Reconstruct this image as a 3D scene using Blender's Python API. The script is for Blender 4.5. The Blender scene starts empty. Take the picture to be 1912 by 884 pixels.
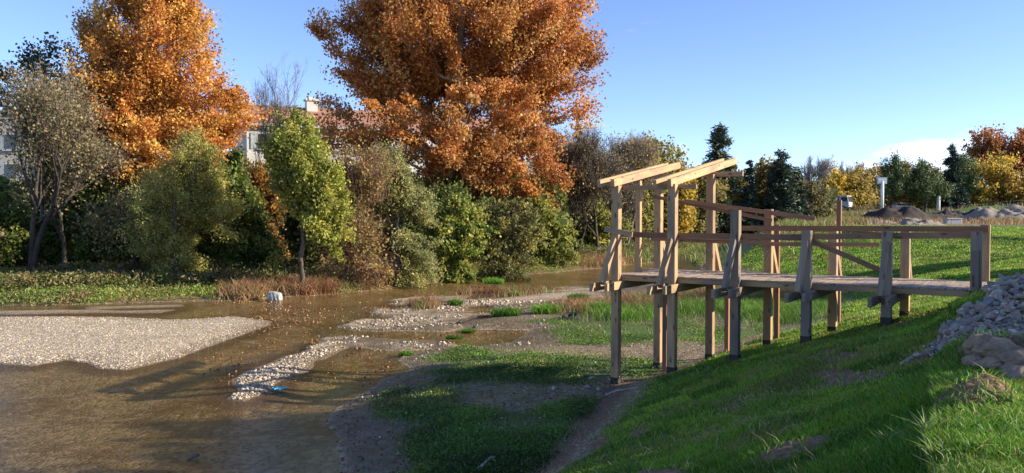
import bpy, math, random
import numpy as np
from mathutils import Vector, Matrix
R = math.radians
SC = bpy.context.scene
COL = SC.collection
rng = np.random.default_rng(7)
random.seed(7)

# ------------------------------------------------------------------ camera, light, exposure
EYE = 4.2
F = 1535.0                      # focal length in pixels of a 1912 wide frame
cam_d = bpy.data.cameras.new('camera'); cam = bpy.data.objects.new('camera', cam_d)
COL.objects.link(cam); SC.camera = cam
cam_d.sensor_width = 36; cam_d.lens = 36 * F / 1912.0
cam_d.clip_start = 0.05; cam_d.clip_end = 4000
cam.location = (0, 0, EYE); cam.rotation_euler = (R(90) - math.atan(42 / F), 0, 0)

SUN_H = Vector((0.985, -0.12)).normalized(); SUN_EL = R(22.6)
sun_dir = Vector((SUN_H.x * math.cos(SUN_EL), SUN_H.y * math.cos(SUN_EL), math.sin(SUN_EL)))
sl = bpy.data.lights.new('sun', 'SUN'); sl.energy = 5.0; sl.angle = R(0.53); sl.color = (1.0, 0.90, 0.74)
so = bpy.data.objects.new('sun', sl); COL.objects.link(so); so.location = (40, -20, 40)
so.rotation_euler = sun_dir.to_track_quat('Z', 'Y').to_euler()

W = bpy.data.worlds.new('World'); SC.world = W; W.use_nodes = True
wn = W.node_tree; wn.nodes.clear()
wo = wn.nodes.new('ShaderNodeOutputWorld'); bg = wn.nodes.new('ShaderNodeBackground')
sky = wn.nodes.new('ShaderNodeTexSky'); sky.sky_type = 'NISHITA'; sky.sun_disc = False
sky.sun_elevation = SUN_EL; sky.sun_rotation = math.atan2(SUN_H.x, SUN_H.y)
sky.altitude = 600; sky.air_density = .72; sky.dust_density = 0.12; sky.ozone_density = 3.2
bg.inputs['Strength'].default_value = 0.135
# low bank of clouds near the horizon, by direction
tc = wn.nodes.new('ShaderNodeTexCoord'); sep = wn.nodes.new('ShaderNodeSeparateXYZ')
wn.links.new(tc.outputs['Generated'], sep.inputs[0])
mp = wn.nodes.new('ShaderNodeMapping'); mp.inputs['Scale'].default_value = (9, 9, 42)
wn.links.new(tc.outputs['Generated'], mp.inputs[0])
nz = wn.nodes.new('ShaderNodeTexNoise'); nz.inputs['Scale'].default_value = 1.3; nz.inputs['Detail'].default_value = 7
nz.inputs['Roughness'].default_value = 0.55
wn.links.new(mp.outputs[0], nz.inputs['Vector'])
def wmath(op, a, b, clamp=False):
    n = wn.nodes.new('ShaderNodeMath'); n.operation = op; n.use_clamp = clamp
    for i, v in enumerate((a, b)):
        if isinstance(v, (int, float)): n.inputs[i].default_value = v
        else: wn.links.new(v, n.inputs[i])
    return n.outputs[0]
def wrange(v, a, b, c=0.0, d=1.0):
    n = wn.nodes.new('ShaderNodeMapRange'); n.interpolation_type = 'SMOOTHSTEP'
    wn.links.new(v, n.inputs[0])
    for i, q in enumerate((a, b, c, d)): n.inputs[1 + i].default_value = q
    return n.outputs[0]
# azimuth = x/y, elevation = z
az = wmath('DIVIDE', sep.outputs[0], sep.outputs[1])
m1 = wmath('MULTIPLY', wrange(az, .34, .52), wrange(az, .68, .54))
m2 = wmath('MULTIPLY', wrange(sep.outputs[2], .020, .050), wrange(sep.outputs[2], .105, .06))
m3 = wmath('MULTIPLY', m1, m2)
m4 = wmath('MULTIPLY', wmath('MULTIPLY', wrange(az, .195, .206), wrange(az, .222, .210)),
           wmath('MULTIPLY', wrange(sep.outputs[2], .066, .074), wrange(sep.outputs[2], .088, .080)))
m5 = wmath('ADD', m3, wmath('MULTIPLY', m4, .6))
cl = wrange(wmath('ADD', nz.outputs[0], wmath('MULTIPLY', wmath('SUBTRACT', m5, 1.0), .42)), .22, .50)
front = wrange(sep.outputs[1], .0, .1)
cl = wmath('MULTIPLY', cl, front, True)
mixc = wn.nodes.new('ShaderNodeMix'); mixc.data_type = 'RGBA'
wn.links.new(wmath('MULTIPLY', cl, .6), mixc.inputs[0])
tint = wn.nodes.new('ShaderNodeMix'); tint.data_type = 'RGBA'; tint.blend_type = 'MULTIPLY'; tint.inputs[0].default_value = 1
wn.links.new(sky.outputs[0], tint.inputs[6]); tint.inputs[7].default_value = (.97, .915, 1.0, 1)
wn.links.new(tint.outputs[2], mixc.inputs[6]); mixc.inputs[7].default_value = (6.2, 6.4, 6.9, 1)
wn.links.new(mixc.outputs[2], bg.inputs['Color'])
wn.links.new(bg.outputs[0], wo.inputs[0])
SC.view_settings.view_transform = 'Standard'; SC.view_settings.look = 'None'
SC.view_settings.gamma = 1; SC.view_settings.exposure = 1.0
SC.render.engine = 'CYCLES'
SC.cycles.max_bounces = 7; SC.cycles.transparent_max_bounces = 12
SC.cycles.diffuse_bounces = 4; SC.cycles.glossy_bounces = 2; SC.cycles.transmission_bounces = 4

# ------------------------------------------------------------------ helpers
_pt = math.atan(42 / F)
def ray(px, py):
    u, v = px - 956.0, 442.0 - py
    return np.array([u, F * math.cos(_pt) + v * math.sin(_pt), -F * math.sin(_pt) + v * math.cos(_pt)])
def on_z(px, py, z=0.0):
    d = ray(px, py); t = (z - EYE) / d[2]
    return np.array([d[0] * t, d[1] * t])
def at_d(px, py, depth):
    d = ray(px, py); t = depth / d[1]
    return np.array([d[0] * t, depth, EYE + d[2] * t])

def tag(o, label=None, cat=None, group=None, kind=None):
    if label: o['label'] = label
    if cat: o['category'] = cat
    if group: o['group'] = group
    if kind: o['kind'] = kind
    return o
def empty(name, loc=(0, 0, 0), rz=0.0):
    o = bpy.data.objects.new(name, None); COL.objects.link(o); o.location = loc
    o.rotation_euler = (0, 0, rz); o.empty_display_size = .2; return o
def link(name, me, parent=None):
    o = bpy.data.objects.new(name, me); COL.objects.link(o)
    if parent is not None: o.parent = parent
    return o
def np_mesh(name, V, Fc, mat=None, col=None, smooth=False, colname='col'):
    """V (n,3); Fc (m,k) all same arity; col per face (m,3) or per vertex (n,3/4)"""
    V = np.ascontiguousarray(V, np.float32); Fc = np.ascontiguousarray(Fc, np.int32)
    me = bpy.data.meshes.new(name); m, k = Fc.shape
    me.vertices.add(len(V)); me.vertices.foreach_set('co', V.ravel())
    me.loops.add(m * k); me.loops.foreach_set('vertex_index', Fc.ravel())
    me.polygons.add(m); me.polygons.foreach_set('loop_start', np.arange(0, m * k, k, dtype=np.int32))
    if smooth: me.polygons.foreach_set('use_smooth', np.ones(m, bool))
    me.update(calc_edges=True)
    if col is not None:
        col = np.asarray(col, np.float32)
        dom = 'FACE' if len(col) == m and len(col) != len(V) else 'POINT'
        if col.shape[1] == 3: col = np.hstack([col, np.ones((len(col), 1), np.float32)])
        a = me.attributes.new(colname, 'FLOAT_COLOR', dom); a.data.foreach_set('color', np.ascontiguousarray(col).ravel())
    if mat: me.materials.append(mat)
    return me

class MB:
    def __init__(s): s.v = []; s.f = []
    def box(s, c, hx, hy, hz, M=None, taper=1.0):
        n = len(s.v); c = Vector(c)
        for z in (-1, 1):
            for x, y in ((-1, -1), (1, -1), (1, 1), (-1, 1)):
                k = taper if z > 0 else 1.0
                p = Vector((x * hx * k, y * hy * k, z * hz))
                if M is not None: p = M @ p
                s.v.append(c + p)
        for q in ((3, 2, 1, 0), (4, 5, 6, 7), (0, 1, 5, 4), (1, 2, 6, 5), (2, 3, 7, 6), (3, 0, 4, 7)):
            s.f.append([n + i for i in q])
        return s
    def beam(s, a, b, w, h, side=None):
        """box from a to b; w across 'side' direction, h perpendicular to it"""
        a, b = Vector(a), Vector(b); d = (b - a); L = d.length; d.normalize()
        sd = Vector(side) if side is not None else Vector((0, 0, 1)).cross(d)
        if sd.length < 1e-4: sd = Vector((1, 0, 0))
        sd = (sd - d * sd.dot(d)).normalized(); up = d.cross(sd)
        M = Matrix((sd, d, up)).transposed()
        return s.box((a + b) / 2, w / 2, L / 2, h / 2, M)
    def tube(s, pts, rad, n=8, cap=True):
        P = [Vector(p) for p in pts]; rr = rad if hasattr(rad, '__len__') else [rad] * len(P)
        base = len(s.v)
        for i, p in enumerate(P):
            d = (P[min(i + 1, len(P) - 1)] - P[max(i - 1, 0)]).normalized()
            a = d.cross(Vector((0, 0, 1)) if abs(d.z) < .9 else Vector((1, 0, 0))).normalized(); b = d.cross(a)
            for k in range(n):
                t = 2 * math.pi * k / n; s.v.append(p + (a * math.cos(t) + b * math.sin(t)) * rr[i])
        for i in range(len(P) - 1):
            for k in range(n):
                s.f.append([base + i * n + k, base + i * n + (k + 1) % n, base + (i + 1) * n + (k + 1) % n, base + (i + 1) * n + k])
        if cap:
            s.f.append([base + k for k in range(n)]); s.f.append([base + (len(P) - 1) * n + k for k in reversed(range(n))])
        return s
    def prism(s, poly, a, b):
        """poly list of 3D pts at one end, extruded by vector b-a"""
        n = len(poly); base = len(s.v); d = Vector(b) - Vector(a)
        for p in poly: s.v.append(Vector(p))
        for p in poly: s.v.append(Vector(p) + d)
        s.f.append([base + i for i in reversed(range(n))]); s.f.append([base + n + i for i in range(n)])
        for i in range(n): s.f.append([base + i, base + (i + 1) % n, base + n + (i + 1) % n, base + n + i])
        return s
    def build(s, name, mat, parent=None, smooth=False, bevel=0.0):
        import bmesh
        me = bpy.data.meshes.new(name); me.from_pydata([tuple(v) for v in s.v], [], s.f)
        bm = bmesh.new(); bm.from_mesh(me)
        if bevel > 0: bmesh.ops.bevel(bm, geom=bm.edges[:], offset=bevel, segments=1, affect='EDGES')
        bmesh.ops.recalc_face_normals(bm, faces=bm.faces); bm.to_mesh(me); bm.free()
        if smooth: me.polygons.foreach_set('use_smooth', [True] * len(me.polygons))
        if mat: me.materials.append(mat)
        return link(name, me, parent)

# value noise ----------------------------------------------------------
def _h(ix, iy, seed):
    n = (ix.astype(np.int64) * 374761393 + iy.astype(np.int64) * 668265263 + seed * 982451653) & 0xffffffff
    n = ((n ^ (n >> 13)) * 1274126177) & 0xffffffff
    return ((n ^ (n >> 16)) & 0xffffff) / float(0xffffff)
def vnoise(x, y, s=1.0, seed=0):
    x = np.asarray(x, float) / s; y = np.asarray(y, float) / s
    ix = np.floor(x); iy = np.floor(y); fx = x - ix; fy = y - iy
    fx = fx * fx * (3 - 2 * fx); fy = fy * fy * (3 - 2 * fy)
    a = _h(ix, iy, seed); b = _h(ix + 1, iy, seed); c = _h(ix, iy + 1, seed); d = _h(ix + 1, iy + 1, seed)
    return (a * (1 - fx) + b * fx) * (1 - fy) + (c * (1 - fx) + d * fx) * fy
def fbm(x, y, s=1.0, o=4, seed=0):
    t = 0; a = .5; n = 0
    for i in range(o):
        t = t + a * vnoise(x, y, s / 2 ** i, seed + i * 17); n += a; a *= .5
    return t / n - .5           # about -.5 .. .5
def sstep(x, a, b):
    t = np.clip((x - a) / (b - a), 0, 1); return t * t * (3 - 2 * t)
def sdf(poly, x, y):
    """signed distance, positive inside"""
    P = np.asarray(poly, float); d2 = np.full(x.shape, 1e18); ins = np.zeros(x.shape, bool)
    for i in range(len(P)):
        a = P[i]; b = P[(i + 1) % len(P)]; e = b - a; L = e @ e
        wx = x - a[0]; wy = y - a[1]; t = np.clip((wx * e[0] + wy * e[1]) / L, 0, 1)
        d2 = np.minimum(d2, (wx - e[0] * t) ** 2 + (wy - e[1] * t) ** 2)
        if a[1] != b[1]:
            c = ((a[1] > y) != (b[1] > y)) & (x < (b[0] - a[0]) * (y - a[1]) / (b[1] - a[1]) + a[0])
            ins ^= c
    d = np.sqrt(d2); return np.where(ins, d, -d)
def pz(lst, z=0.0): return [on_z(a, b, z) for a, b in lst]

# ------------------------------------------------------------------ the lie of the land
far_edge = pz([(-900, 620), (-300, 585), (0, 571), (200, 567), (330, 563), (450, 561), (640, 548), (720, 541), (790, 532), (840, 524),
               (960, 515), (1060, 507), (1200, 492), (1310, 480), (1365, 467), (1400, 463), (1428, 466)])
near_edge = pz([(1428, 474), (1405, 490), (1385, 503), (1300, 514), (1230, 525), (1190, 533), (1120, 546), (1130, 560), (1010, 572), (930, 580),
                (900, 592), (860, 604), (875, 616), (985, 617), (975, 640), (890, 648), (800, 650), (740, 672), (760, 690),
                (690, 722), (640, 760), (612, 790), (640, 820), (630, 884), (560, 1000), (420, 1300)])
LAND = far_edge + near_edge + [np.array(p) for p in ((-14., 2.), (-16., -30.), (-40., -900.), (900., -900.), (900., 900.), (-900., 900.), (-900., 30.))]
BARS = [pz(p) for p in (
    [(-500, 604), (0, 592), (150, 590), (350, 597), (440, 590), (512, 600), (498, 610), (420, 640), (330, 670), (235, 692), (190, 689), (165, 678), (125, 673), (60, 684), (0, 680), (-400, 700)],
    [(150, 573), (345, 569), (352, 573), (160, 579)],
    [(-200, 589), (0, 580), (120, 578), (240, 580), (340, 577), (300, 585), (120, 586), (0, 588)],
    [(430, 710), (470, 690), (540, 664), (640, 643), (655, 650), (605, 668), (575, 694), (520, 712), (505, 730), (455, 750), (418, 746), (440, 730)],
    [(700, 583), (760, 573), (820, 567), (900, 560), (1000, 548), (1110, 542), (1130, 552), (1060, 560), (960, 566), (880, 574), (800, 580), (740, 587)],
    [(655, 606), (700, 598), (770, 591), (830, 596), (770, 607), (700, 613)],
    [(720, 568), (790, 556), (880, 550), (870, 556), (800, 564), (740, 572)])]
FOOT = [(-16, -30), (-6, 0), (-2.8, 7), (0.1, 12.7), (2.3, 18.6), (5, 22.5), (9, 28), (12.5, 35), (14, 43), (13.5, 52), (13, 64), (16, 80), (30, 104), (50, 128), (90, 170), (400, 400), (900, 400), (900, -900), (-16, -900)]
CREST = [(-5, -30), (1.0, 0), (3.7, 6), (8.3, 14.6), (14, 20), (24, 28), (31, 37), (33, 47), (29, 57), (27, 67), (26, 80), (42, 100), (62, 120), (100, 150), (400, 360), (900, 360), (900, -900), (-5, -900)]
PILE = [(5.1, 10.7), (5.9, 10.0), (7.3, 9.7), (10.5, 9.6), (14, 11), (14.5, 15.5), (10.8, 16.0), (9.1, 14.6), (8.2, 13.6), (6.8, 12.1)]

SHOAL = pz([(560, 640), (660, 590), (720, 560), (900, 545), (1120, 530), (1200, 530), (1130, 560), (930, 580), (860, 606), (860, 645), (760, 668), (640, 640), (600, 670)])
def terrain(x, y):
    x = np.asarray(x, float); y = np.asarray(y, float)
    r = np.hypot(x, y)
    wob = fbm(x, y, 1.6, 4, 3) * np.clip(r / 30, .45, 1.6) * .9 + fbm(x, y, 4.5, 3, 4) * 1.1 * sstep(x, -6, 0) * (y < 40)
    sl_ = sdf(LAND, x, y) + wob * .8
    farside = sstep(y - 38 + 1.05 * (x + 5) * -1 * 0 , 0, 1)
    isfar = sdf(FARLAND, x, y) > 0
    zl = np.where(isfar, .32 * (1 - np.exp(-np.maximum(sl_, 0) / 1.2)) + .045 * np.clip(sl_ - 1, 0, 60),
                  .26 * (1 - np.exp(-np.maximum(sl_, 0) / 1.6)) + .02 * np.clip(sl_ - 6, 0, 40))
    zw = -.26 * (1 - np.exp(np.minimum(sl_, 0) / 1.6)) + fbm(x, y, 2.2, 3, 9) * .10
    z = np.where(sl_ > 0, zl, np.minimum(zw, .0) - .004)
    bar = np.full(x.shape, -99.)
    for b in BARS:
        bar = np.maximum(bar, sdf(b, x, y) + wob * .45)
    zb = .11 * (1 - np.exp(-np.maximum(bar, 0) / 1.3)) + .002
    nearbar = np.clip(1 + bar / 2.2, 0, 1)          # shelving under water
    z = np.where((bar > 0) & (sl_ < 0), zb, np.where(sl_ < 0, z * (1 - nearbar) - .006, z))
    rough = fbm(x, y, .7, 4, 21) * .05 + fbm(x, y, 3., 3, 22) * .10
    z = z + np.where(sl_ > 0, rough * np.clip(sl_ / 2, 0, 1) + fbm(x, y, 9, 3, 5) * .3 * np.clip(sl_ / 10, 0, 1), np.where(bar > 0, rough * .25, 0))
    sh = sdf(SHOAL, x, y); z = np.where((sl_ < 0) & (bar < 0), np.minimum(z + sstep(sh, -.4, .9) * (.125 + .75 * fbm(x * .5 + y * .25, y * 1.3, 1.7, 4, 301)), .06), z)
    # bank
    df = sdf(FOOT, x, y) + fbm(x, y, 2.5, 3, 31) * .5; dc = sdf(CREST, x, y) + fbm(x, y, 3.5, 3, 33) * .6
    t = np.where(dc >= 0, 1.0, np.where(df <= 0, 0.0, df / (df - dc + 1e-6)))
    t2 = np.where(t < .08, t * t / .16, t - .04); t2 = t2 / .96
    t2 = np.where(t > .92, 1 - (1 - t) ** 2 / .16 * (1 / .96) , t2)
    top = 2.62 + .0085 * np.clip(y - 20, 0, 110)
    bank = (top - z) * t2
    z = z + bank
    z = z + np.clip(t * 6, 0, 1) * (fbm(x, y, .9, 3, 41) * .10 + fbm(x, y, .25, 2, 43) * .025)
    # far embankment
    e = sstep(y + fbm(x, y, 12, 2, 51) * 5, 122, 131) * sstep(x, 40, 54)
    z = z + e * 1.95
    z = z + sstep(r, 200, 600) * 3
    # rubble heap, soil clods by the crest
    pr = np.maximum(np.abs((x - 10.4) * .93 + (y - 13.2) * .37) / 3.9, 0) ** 2 + (np.abs(-(x - 10.4) * .37 + (y - 13.2) * .93) / 2.3) ** 2
    z = z + .80 * np.clip(1.1 - np.sqrt(pr), 0, .8) / .8
    for cx, cy, rr, hh in ((5.35, 8.7, .75, .30), (5.9, 8.1, .6, .34), (3.95, 7.0, .38, .20), (4.5, 5.7, .35, .12), (2.6, 7.6, .5, .10), (1.4, 8.6, .6, .10), (2.9, 9.3, .5, .08)):
        q = np.hypot(x - cx, y - cy) / rr
        z = z + hh * np.clip(1 - q * q, 0, 1) * (1 + 1.4 * fbm(x, y, .35, 3, 61))
    return z, sl_, bar, t
FARLAND = far_edge + [np.array(p) for p in ((40., 102.), (60., 130.), (300., 500.), (900., 900.), (-900., 900.), (-900., 30.))]
def H(x, y):
    return float(terrain(np.array([x]), np.array([y]))[0][0])

# ------------------------------------------------------------------ materials
def newmat(name):
    m = bpy.data.materials.new(name); m.use_nodes = True
    nt = m.node_tree; nt.nodes.clear()
    return m, nt, nt.nodes.new('ShaderNodeOutputMaterial')
def nd(nt, t, **kw):
    n = nt.nodes.new(t)
    for k, v in kw.items():
        if k in ('operation', 'blend_type', 'data_type', 'feature', 'interpolation_type', 'attribute_name', 'use_clamp', 'distance', 'vector_type', 'bands_direction', 'wave_type'): setattr(n, k, v)
    return n
def lk(nt, a, b): nt.links.new(a, b)
def mixrgb(nt, f, a, b, mode='MIX'):
    n = nt.nodes.new('ShaderNodeMix'); n.data_type = 'RGBA'; n.blend_type = mode
    for i, v in ((0, f), (6, a), (7, b)):
        if isinstance(v, (int, float)): n.inputs[i].default_value = v
        elif isinstance(v, tuple): n.inputs[i].default_value = (*v, 1)
        else: nt.links.new(v, n.inputs[i])
    return n.outputs[2]
def mth(nt, op, a, b=0.0, clamp=False):
    n = nt.nodes.new('ShaderNodeMath'); n.operation = op; n.use_clamp = clamp
    for i, v in ((0, a), (1, b)):
        if isinstance(v, (int, float)): n.inputs[i].default_value = v
        else: nt.links.new(v, n.inputs[i])
    return n.outputs[0]
def rng_(nt, v, a, b, c=0., d=1.):
    n = nt.nodes.new('ShaderNodeMapRange'); nt.links.new(v, n.inputs[0])
    for i, q in enumerate((a, b, c, d)): n.inputs[1 + i].default_value = q
    return n.outputs[0]
def noise(nt, vec, s, detail=4, rough=.55):
    n = nt.nodes.new('ShaderNodeTexNoise'); n.inputs['Scale'].default_value = s
    n.inputs['Detail'].default_value = detail; n.inputs['Roughness'].default_value = rough
    if vec is not None: nt.links.new(vec, n.inputs['Vector'])
    return n.outputs[0]
def voro(nt, vec, s, out='Color', feature='F1'):
    n = nt.nodes.new('ShaderNodeTexVoronoi'); n.feature = feature; n.inputs['Scale'].default_value = s
    if vec is not None: nt.links.new(vec, n.inputs['Vector'])
    return n.outputs[out]
def bump(nt, h, strength, dist=.05):
    b = nt.nodes.new('ShaderNodeBump'); b.inputs['Strength'].default_value = strength; b.inputs['Distance'].default_value = dist
    nt.links.new(h, b.inputs['Height']); return b.outputs[0]
def pbsdf(nt, out, col, rough=.8, normal=None, spec=.3):
    p = nt.nodes.new('ShaderNodeBsdfPrincipled')
    if isinstance(col, tuple): p.inputs['Base Color'].default_value = (*col, 1)
    else: nt.links.new(col, p.inputs['Base Color'])
    if isinstance(rough, float): p.inputs['Roughness'].default_value = rough
    else: nt.links.new(rough, p.inputs['Roughness'])
    p.inputs['Specular IOR Level'].default_value = spec
    if normal is not None: nt.links.new(normal, p.inputs['Normal'])
    nt.links.new(p.outputs[0], out.inputs[0]); return p

def leaf_mat(name, trans=.5, rough=.55):
    m, nt, out = newmat(name)
    a = nd(nt, 'ShaderNodeAttribute', attribute_name='col')
    d = nt.nodes.new('ShaderNodeBsdfPrincipled'); d.inputs['Roughness'].default_value = rough; d.inputs['Specular IOR Level'].default_value = .35
    t = nt.nodes.new('ShaderNodeBsdfTranslucent'); mx = nt.nodes.new('ShaderNodeMixShader'); mx.inputs[0].default_value = trans
    lk(nt, a.outputs[0], d.inputs['Base Color']); lk(nt, a.outputs[0], t.inputs[0])
    lk(nt, d.outputs[0], mx.inputs[1]); lk(nt, t.outputs[0], mx.inputs[2]); lk(nt, mx.outputs[0], out.inputs[0]); return m
M_LEAF = leaf_mat('leaves'); M_GRASS = leaf_mat('grass blades', .4, .5); M_NEEDLE = leaf_mat('needles', .12, .6)

def bark(name, c1, c2, s=3.0):
    m, nt, out = newmat(name)
    g = nt.nodes.new('ShaderNodeNewGeometry'); mp_ = nt.nodes.new('ShaderNodeMapping'); mp_.inputs['Scale'].default_value = (1, 1, .35)
    lk(nt, g.outputs['Position'], mp_.inputs[0]); n1 = noise(nt, mp_.outputs[0], s, 5, .65)
    c = mixrgb(nt, rng_(nt, n1, .38, .62), c1, c2); n2 = noise(nt, mp_.outputs[0], s * 8, 3)
    pbsdf(nt, out, c, .9, bump(nt, n2, .6, .03)); return m
M_BARK = bark('brown bark', (.06, .045, .033), (.15, .12, .09))
M_PLANE = bark('plane bark', (.16, .13, .10), (.42, .37, .29), 2.0)
M_GREYB = bark('grey bark', (.10, .09, .075), (.24, .21, .18))
M_DARKB = bark('dark bark', (.03, .024, .02), (.08, .065, .05))
M_TWIG = leaf_mat('twigs', .0, .8)

def wood(name, c1, c2, c3, knots=True):
    m, nt, out = newmat(name)
    tc_ = nt.nodes.new('ShaderNodeTexCoord'); at = nd(nt, 'ShaderNodeAttribute', attribute_name='grain')
    oi = nt.nodes.new('ShaderNodeObjectInfo')
    va = nt.nodes.new('ShaderNodeVectorMath'); va.operation = 'ADD'
    lk(nt, at.outputs['Vector'], va.inputs[0]); cb = nt.nodes.new('ShaderNodeCombineXYZ')
    for i in range(3): lk(nt, mth(nt, 'MULTIPLY', oi.outputs['Random'], 37.0 + i * 11), cb.inputs[i])
    lk(nt, cb.outputs[0], va.inputs[1])
    mp_ = nt.nodes.new('ShaderNodeMapping'); mp_.inputs['Scale'].default_value = (22, 1.1, 22); lk(nt, va.outputs[0], mp_.inputs[0])
    n1 = noise(nt, mp_.outputs[0], 1.0, 5, .6)
    mp2 = nt.nodes.new('ShaderNodeMapping'); mp2.inputs['Scale'].default_value = (3, .9, 3); lk(nt, va.outputs[0], mp2.inputs[0])
    n2 = noise(nt, mp2.outputs[0], 1.0, 3)
    c = mixrgb(nt, rng_(nt, n1, .3, .7), c1, c2); c = mixrgb(nt, rng_(nt, n2, .42, .68), c, c3)
    mp3 = nt.nodes.new('ShaderNodeMapping'); mp3.inputs['Scale'].default_value = (7, 2.6, 7); lk(nt, va.outputs[0], mp3.inputs[0])
    v = voro(nt, mp3.outputs[0], 1.0, 'Distance')
    c = mixrgb(nt, rng_(nt, v, .10, .22, .75, 0.), c, (.07, .035, .018))
    tone = rng_(nt, oi.outputs['Random'], 0, 1, .78, 1.12)
    sc_ = nt.nodes.new('ShaderNodeVectorMath'); sc_.operation = 'SCALE'; lk(nt, c, sc_.inputs[0]); lk(nt, tone, sc_.inputs['Scale'])
    pbsdf(nt, out, sc_.outputs[0], .75, bump(nt, n1, .35, .01), .25); return m
M_WOOD = wood('fresh larch', (.40, .25, .12), (.54, .355, .185), (.27, .19, .125))
M_WOODG = wood('weathered grey larch', (.24, .17, .11), (.36, .27, .18), (.20, .165, .135))
M_PLANKR = wood('reddish rail board', (.26, .125, .065), (.36, .19, .10), (.20, .11, .075))
M_DECK = wood('deck boards', (.40, .28, .18), (.54, .40, .27), (.36, .30, .24))

def simple(name, col, rough=.8, nscale=8., var=.25, spec=.3, metal=0.):
    m, nt, out = newmat(name); g = nt.nodes.new('ShaderNodeNewGeometry')
    n = noise(nt, g.outputs['Position'], nscale, 5, .6)
    c = mixrgb(nt, rng_(nt, n, .3, .7), tuple(k * (1 - var) for k in col), tuple(min(1, k * (1 + var)) for k in col))
    p = pbsdf(nt, out, c, rough, bump(nt, n, .25, .02), spec); p.inputs['Metallic'].default_value = metal; return m

# ground: weights in attribute msk  R gravel  G grass  B mud(wet)  A netting/soil
def ground_mat():
    m, nt, out = newmat('riverbed and banks')
    g = nt.nodes.new('ShaderNodeNewGeometry'); P = g.outputs['Position']
    at = nd(nt, 'ShaderNodeAttribute', attribute_name='msk'); s = nt.nodes.new('ShaderNodeSeparateColor'); lk(nt, at.outputs['Color'], s.inputs[0])
    gr, gs, mu, so_ = s.outputs[0], s.outputs[1], s.outputs[2], at.outputs['Alpha']
    sepz = nt.nodes.new('ShaderNodeSeparateXYZ'); lk(nt, P, sepz.inputs[0])
    nb = noise(nt, P, .35, 6, .6); nm = noise(nt, P, 2.2, 6, .6); nf = noise(nt, P, 14, 4, .6)
    vc = voro(nt, P, 16, 'Color'); vs = nt.nodes.new('ShaderNodeSeparateColor'); lk(nt, vc, vs.inputs[0]); vd = voro(nt, P, 16, 'Distance')
    v2 = voro(nt, P, 6.5, 'Color'); vs2 = nt.nodes.new('ShaderNodeSeparateColor'); lk(nt, v2, vs2.inputs[0]); vd2 = voro(nt, P, 6.5, 'Distance')
    # pale limestone gravel
    cg = mixrgb(nt, vs.outputs[0], (.38, .27, .15), (.70, .56, .37))
    cg = mixrgb(nt, mth(nt, 'MULTIPLY', rng_(nt, vs2.outputs[1], .72, .8), .7), cg, (.66, .60, .50))
    cg = mixrgb(nt, rng_(nt, vd, .30, .62, 0, .55), cg, (.20, .15, .10))
    cg = mixrgb(nt, rng_(nt, nm, .52, .68, 0, .35), cg, (.26, .20, .14))
    cg = mixrgb(nt, rng_(nt, sepz.outputs[2], .012, .07, .75, 0), cg, (.15, .095, .05))
    # river bed under water and damp mud: brown pebbles, algae
    cb = mixrgb(nt, vs.outputs[1], (.19, .135, .065), (.58, .46, .28))
    cb = mixrgb(nt, rng_(nt, nb, .44, .60), cb, (.25, .17, .08))
    cb = mixrgb(nt, rng_(nt, nm, .50, .70, 0, .7), cb, (.46, .37, .22))
    cb = mixrgb(nt, rng_(nt, vs2.outputs[0], .74, .82, 0, .6), cb, (.60, .48, .33))
    cb = mixrgb(nt, rng_(nt, sepz.outputs[2], -.01, .03, 0, .8), cb, mixrgb(nt, rng_(nt, nm, .4, .65), (.085, .062, .038), (.15, .115, .07)))
    # dry silt / soil of the flat
    cs = mixrgb(nt, rng_(nt, nm, .35, .65), (.15, .105, .06), (.27, .20, .115))
    cs = mixrgb(nt, rng_(nt, nb, .5, .62, 0, .6), cs, (.17, .17, .05))
    cs = mixrgb(nt, rng_(nt, vs.outputs[2], .86, .92, 0, .45), cs, (.50, .44, .36))
    # lawn / herb ground
    cgr = mixrgb(nt, rng_(nt, nf, .3, .7), (.035, .075, .010), (.095, .17, .018))
    cgr = mixrgb(nt, rng_(nt, nm, .52, .66, 0, .55), cgr, (.14, .105, .045))
    cn = mixrgb(nt, rng_(nt, nf, .35, .65), (.13, .075, .04), (.26, .16, .09))
    # combine, edges broken up by noise
    jit = mth(nt, 'MULTIPLY', mth(nt, 'SUBTRACT', nm, .5), .9); jf = mth(nt, 'MULTIPLY', mth(nt, 'SUBTRACT', nf, .5), .6)
    def w(x): return rng_(nt, mth(nt, 'ADD', mth(nt, 'ADD', x, jit), jf), .35, .65)
    c = mixrgb(nt, w(mu), cs, cb); c = mixrgb(nt, w(gr), c, cg); c = mixrgb(nt, w(gs), c, cgr); c = mixrgb(nt, w(so_), c, cn)
    h = mth(nt, 'ADD', mth(nt, 'MULTIPLY', vd, -.6), mth(nt, 'ADD', mth(nt, 'MULTIPLY', vd2, -.5), nf))
    rg = rng_(nt, w(mu), 0, 1, .9, .45)
    pbsdf(nt, out, c, rg, bump(nt, h, .8, .05), .3); return m
M_GROUND = ground_mat()

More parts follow.
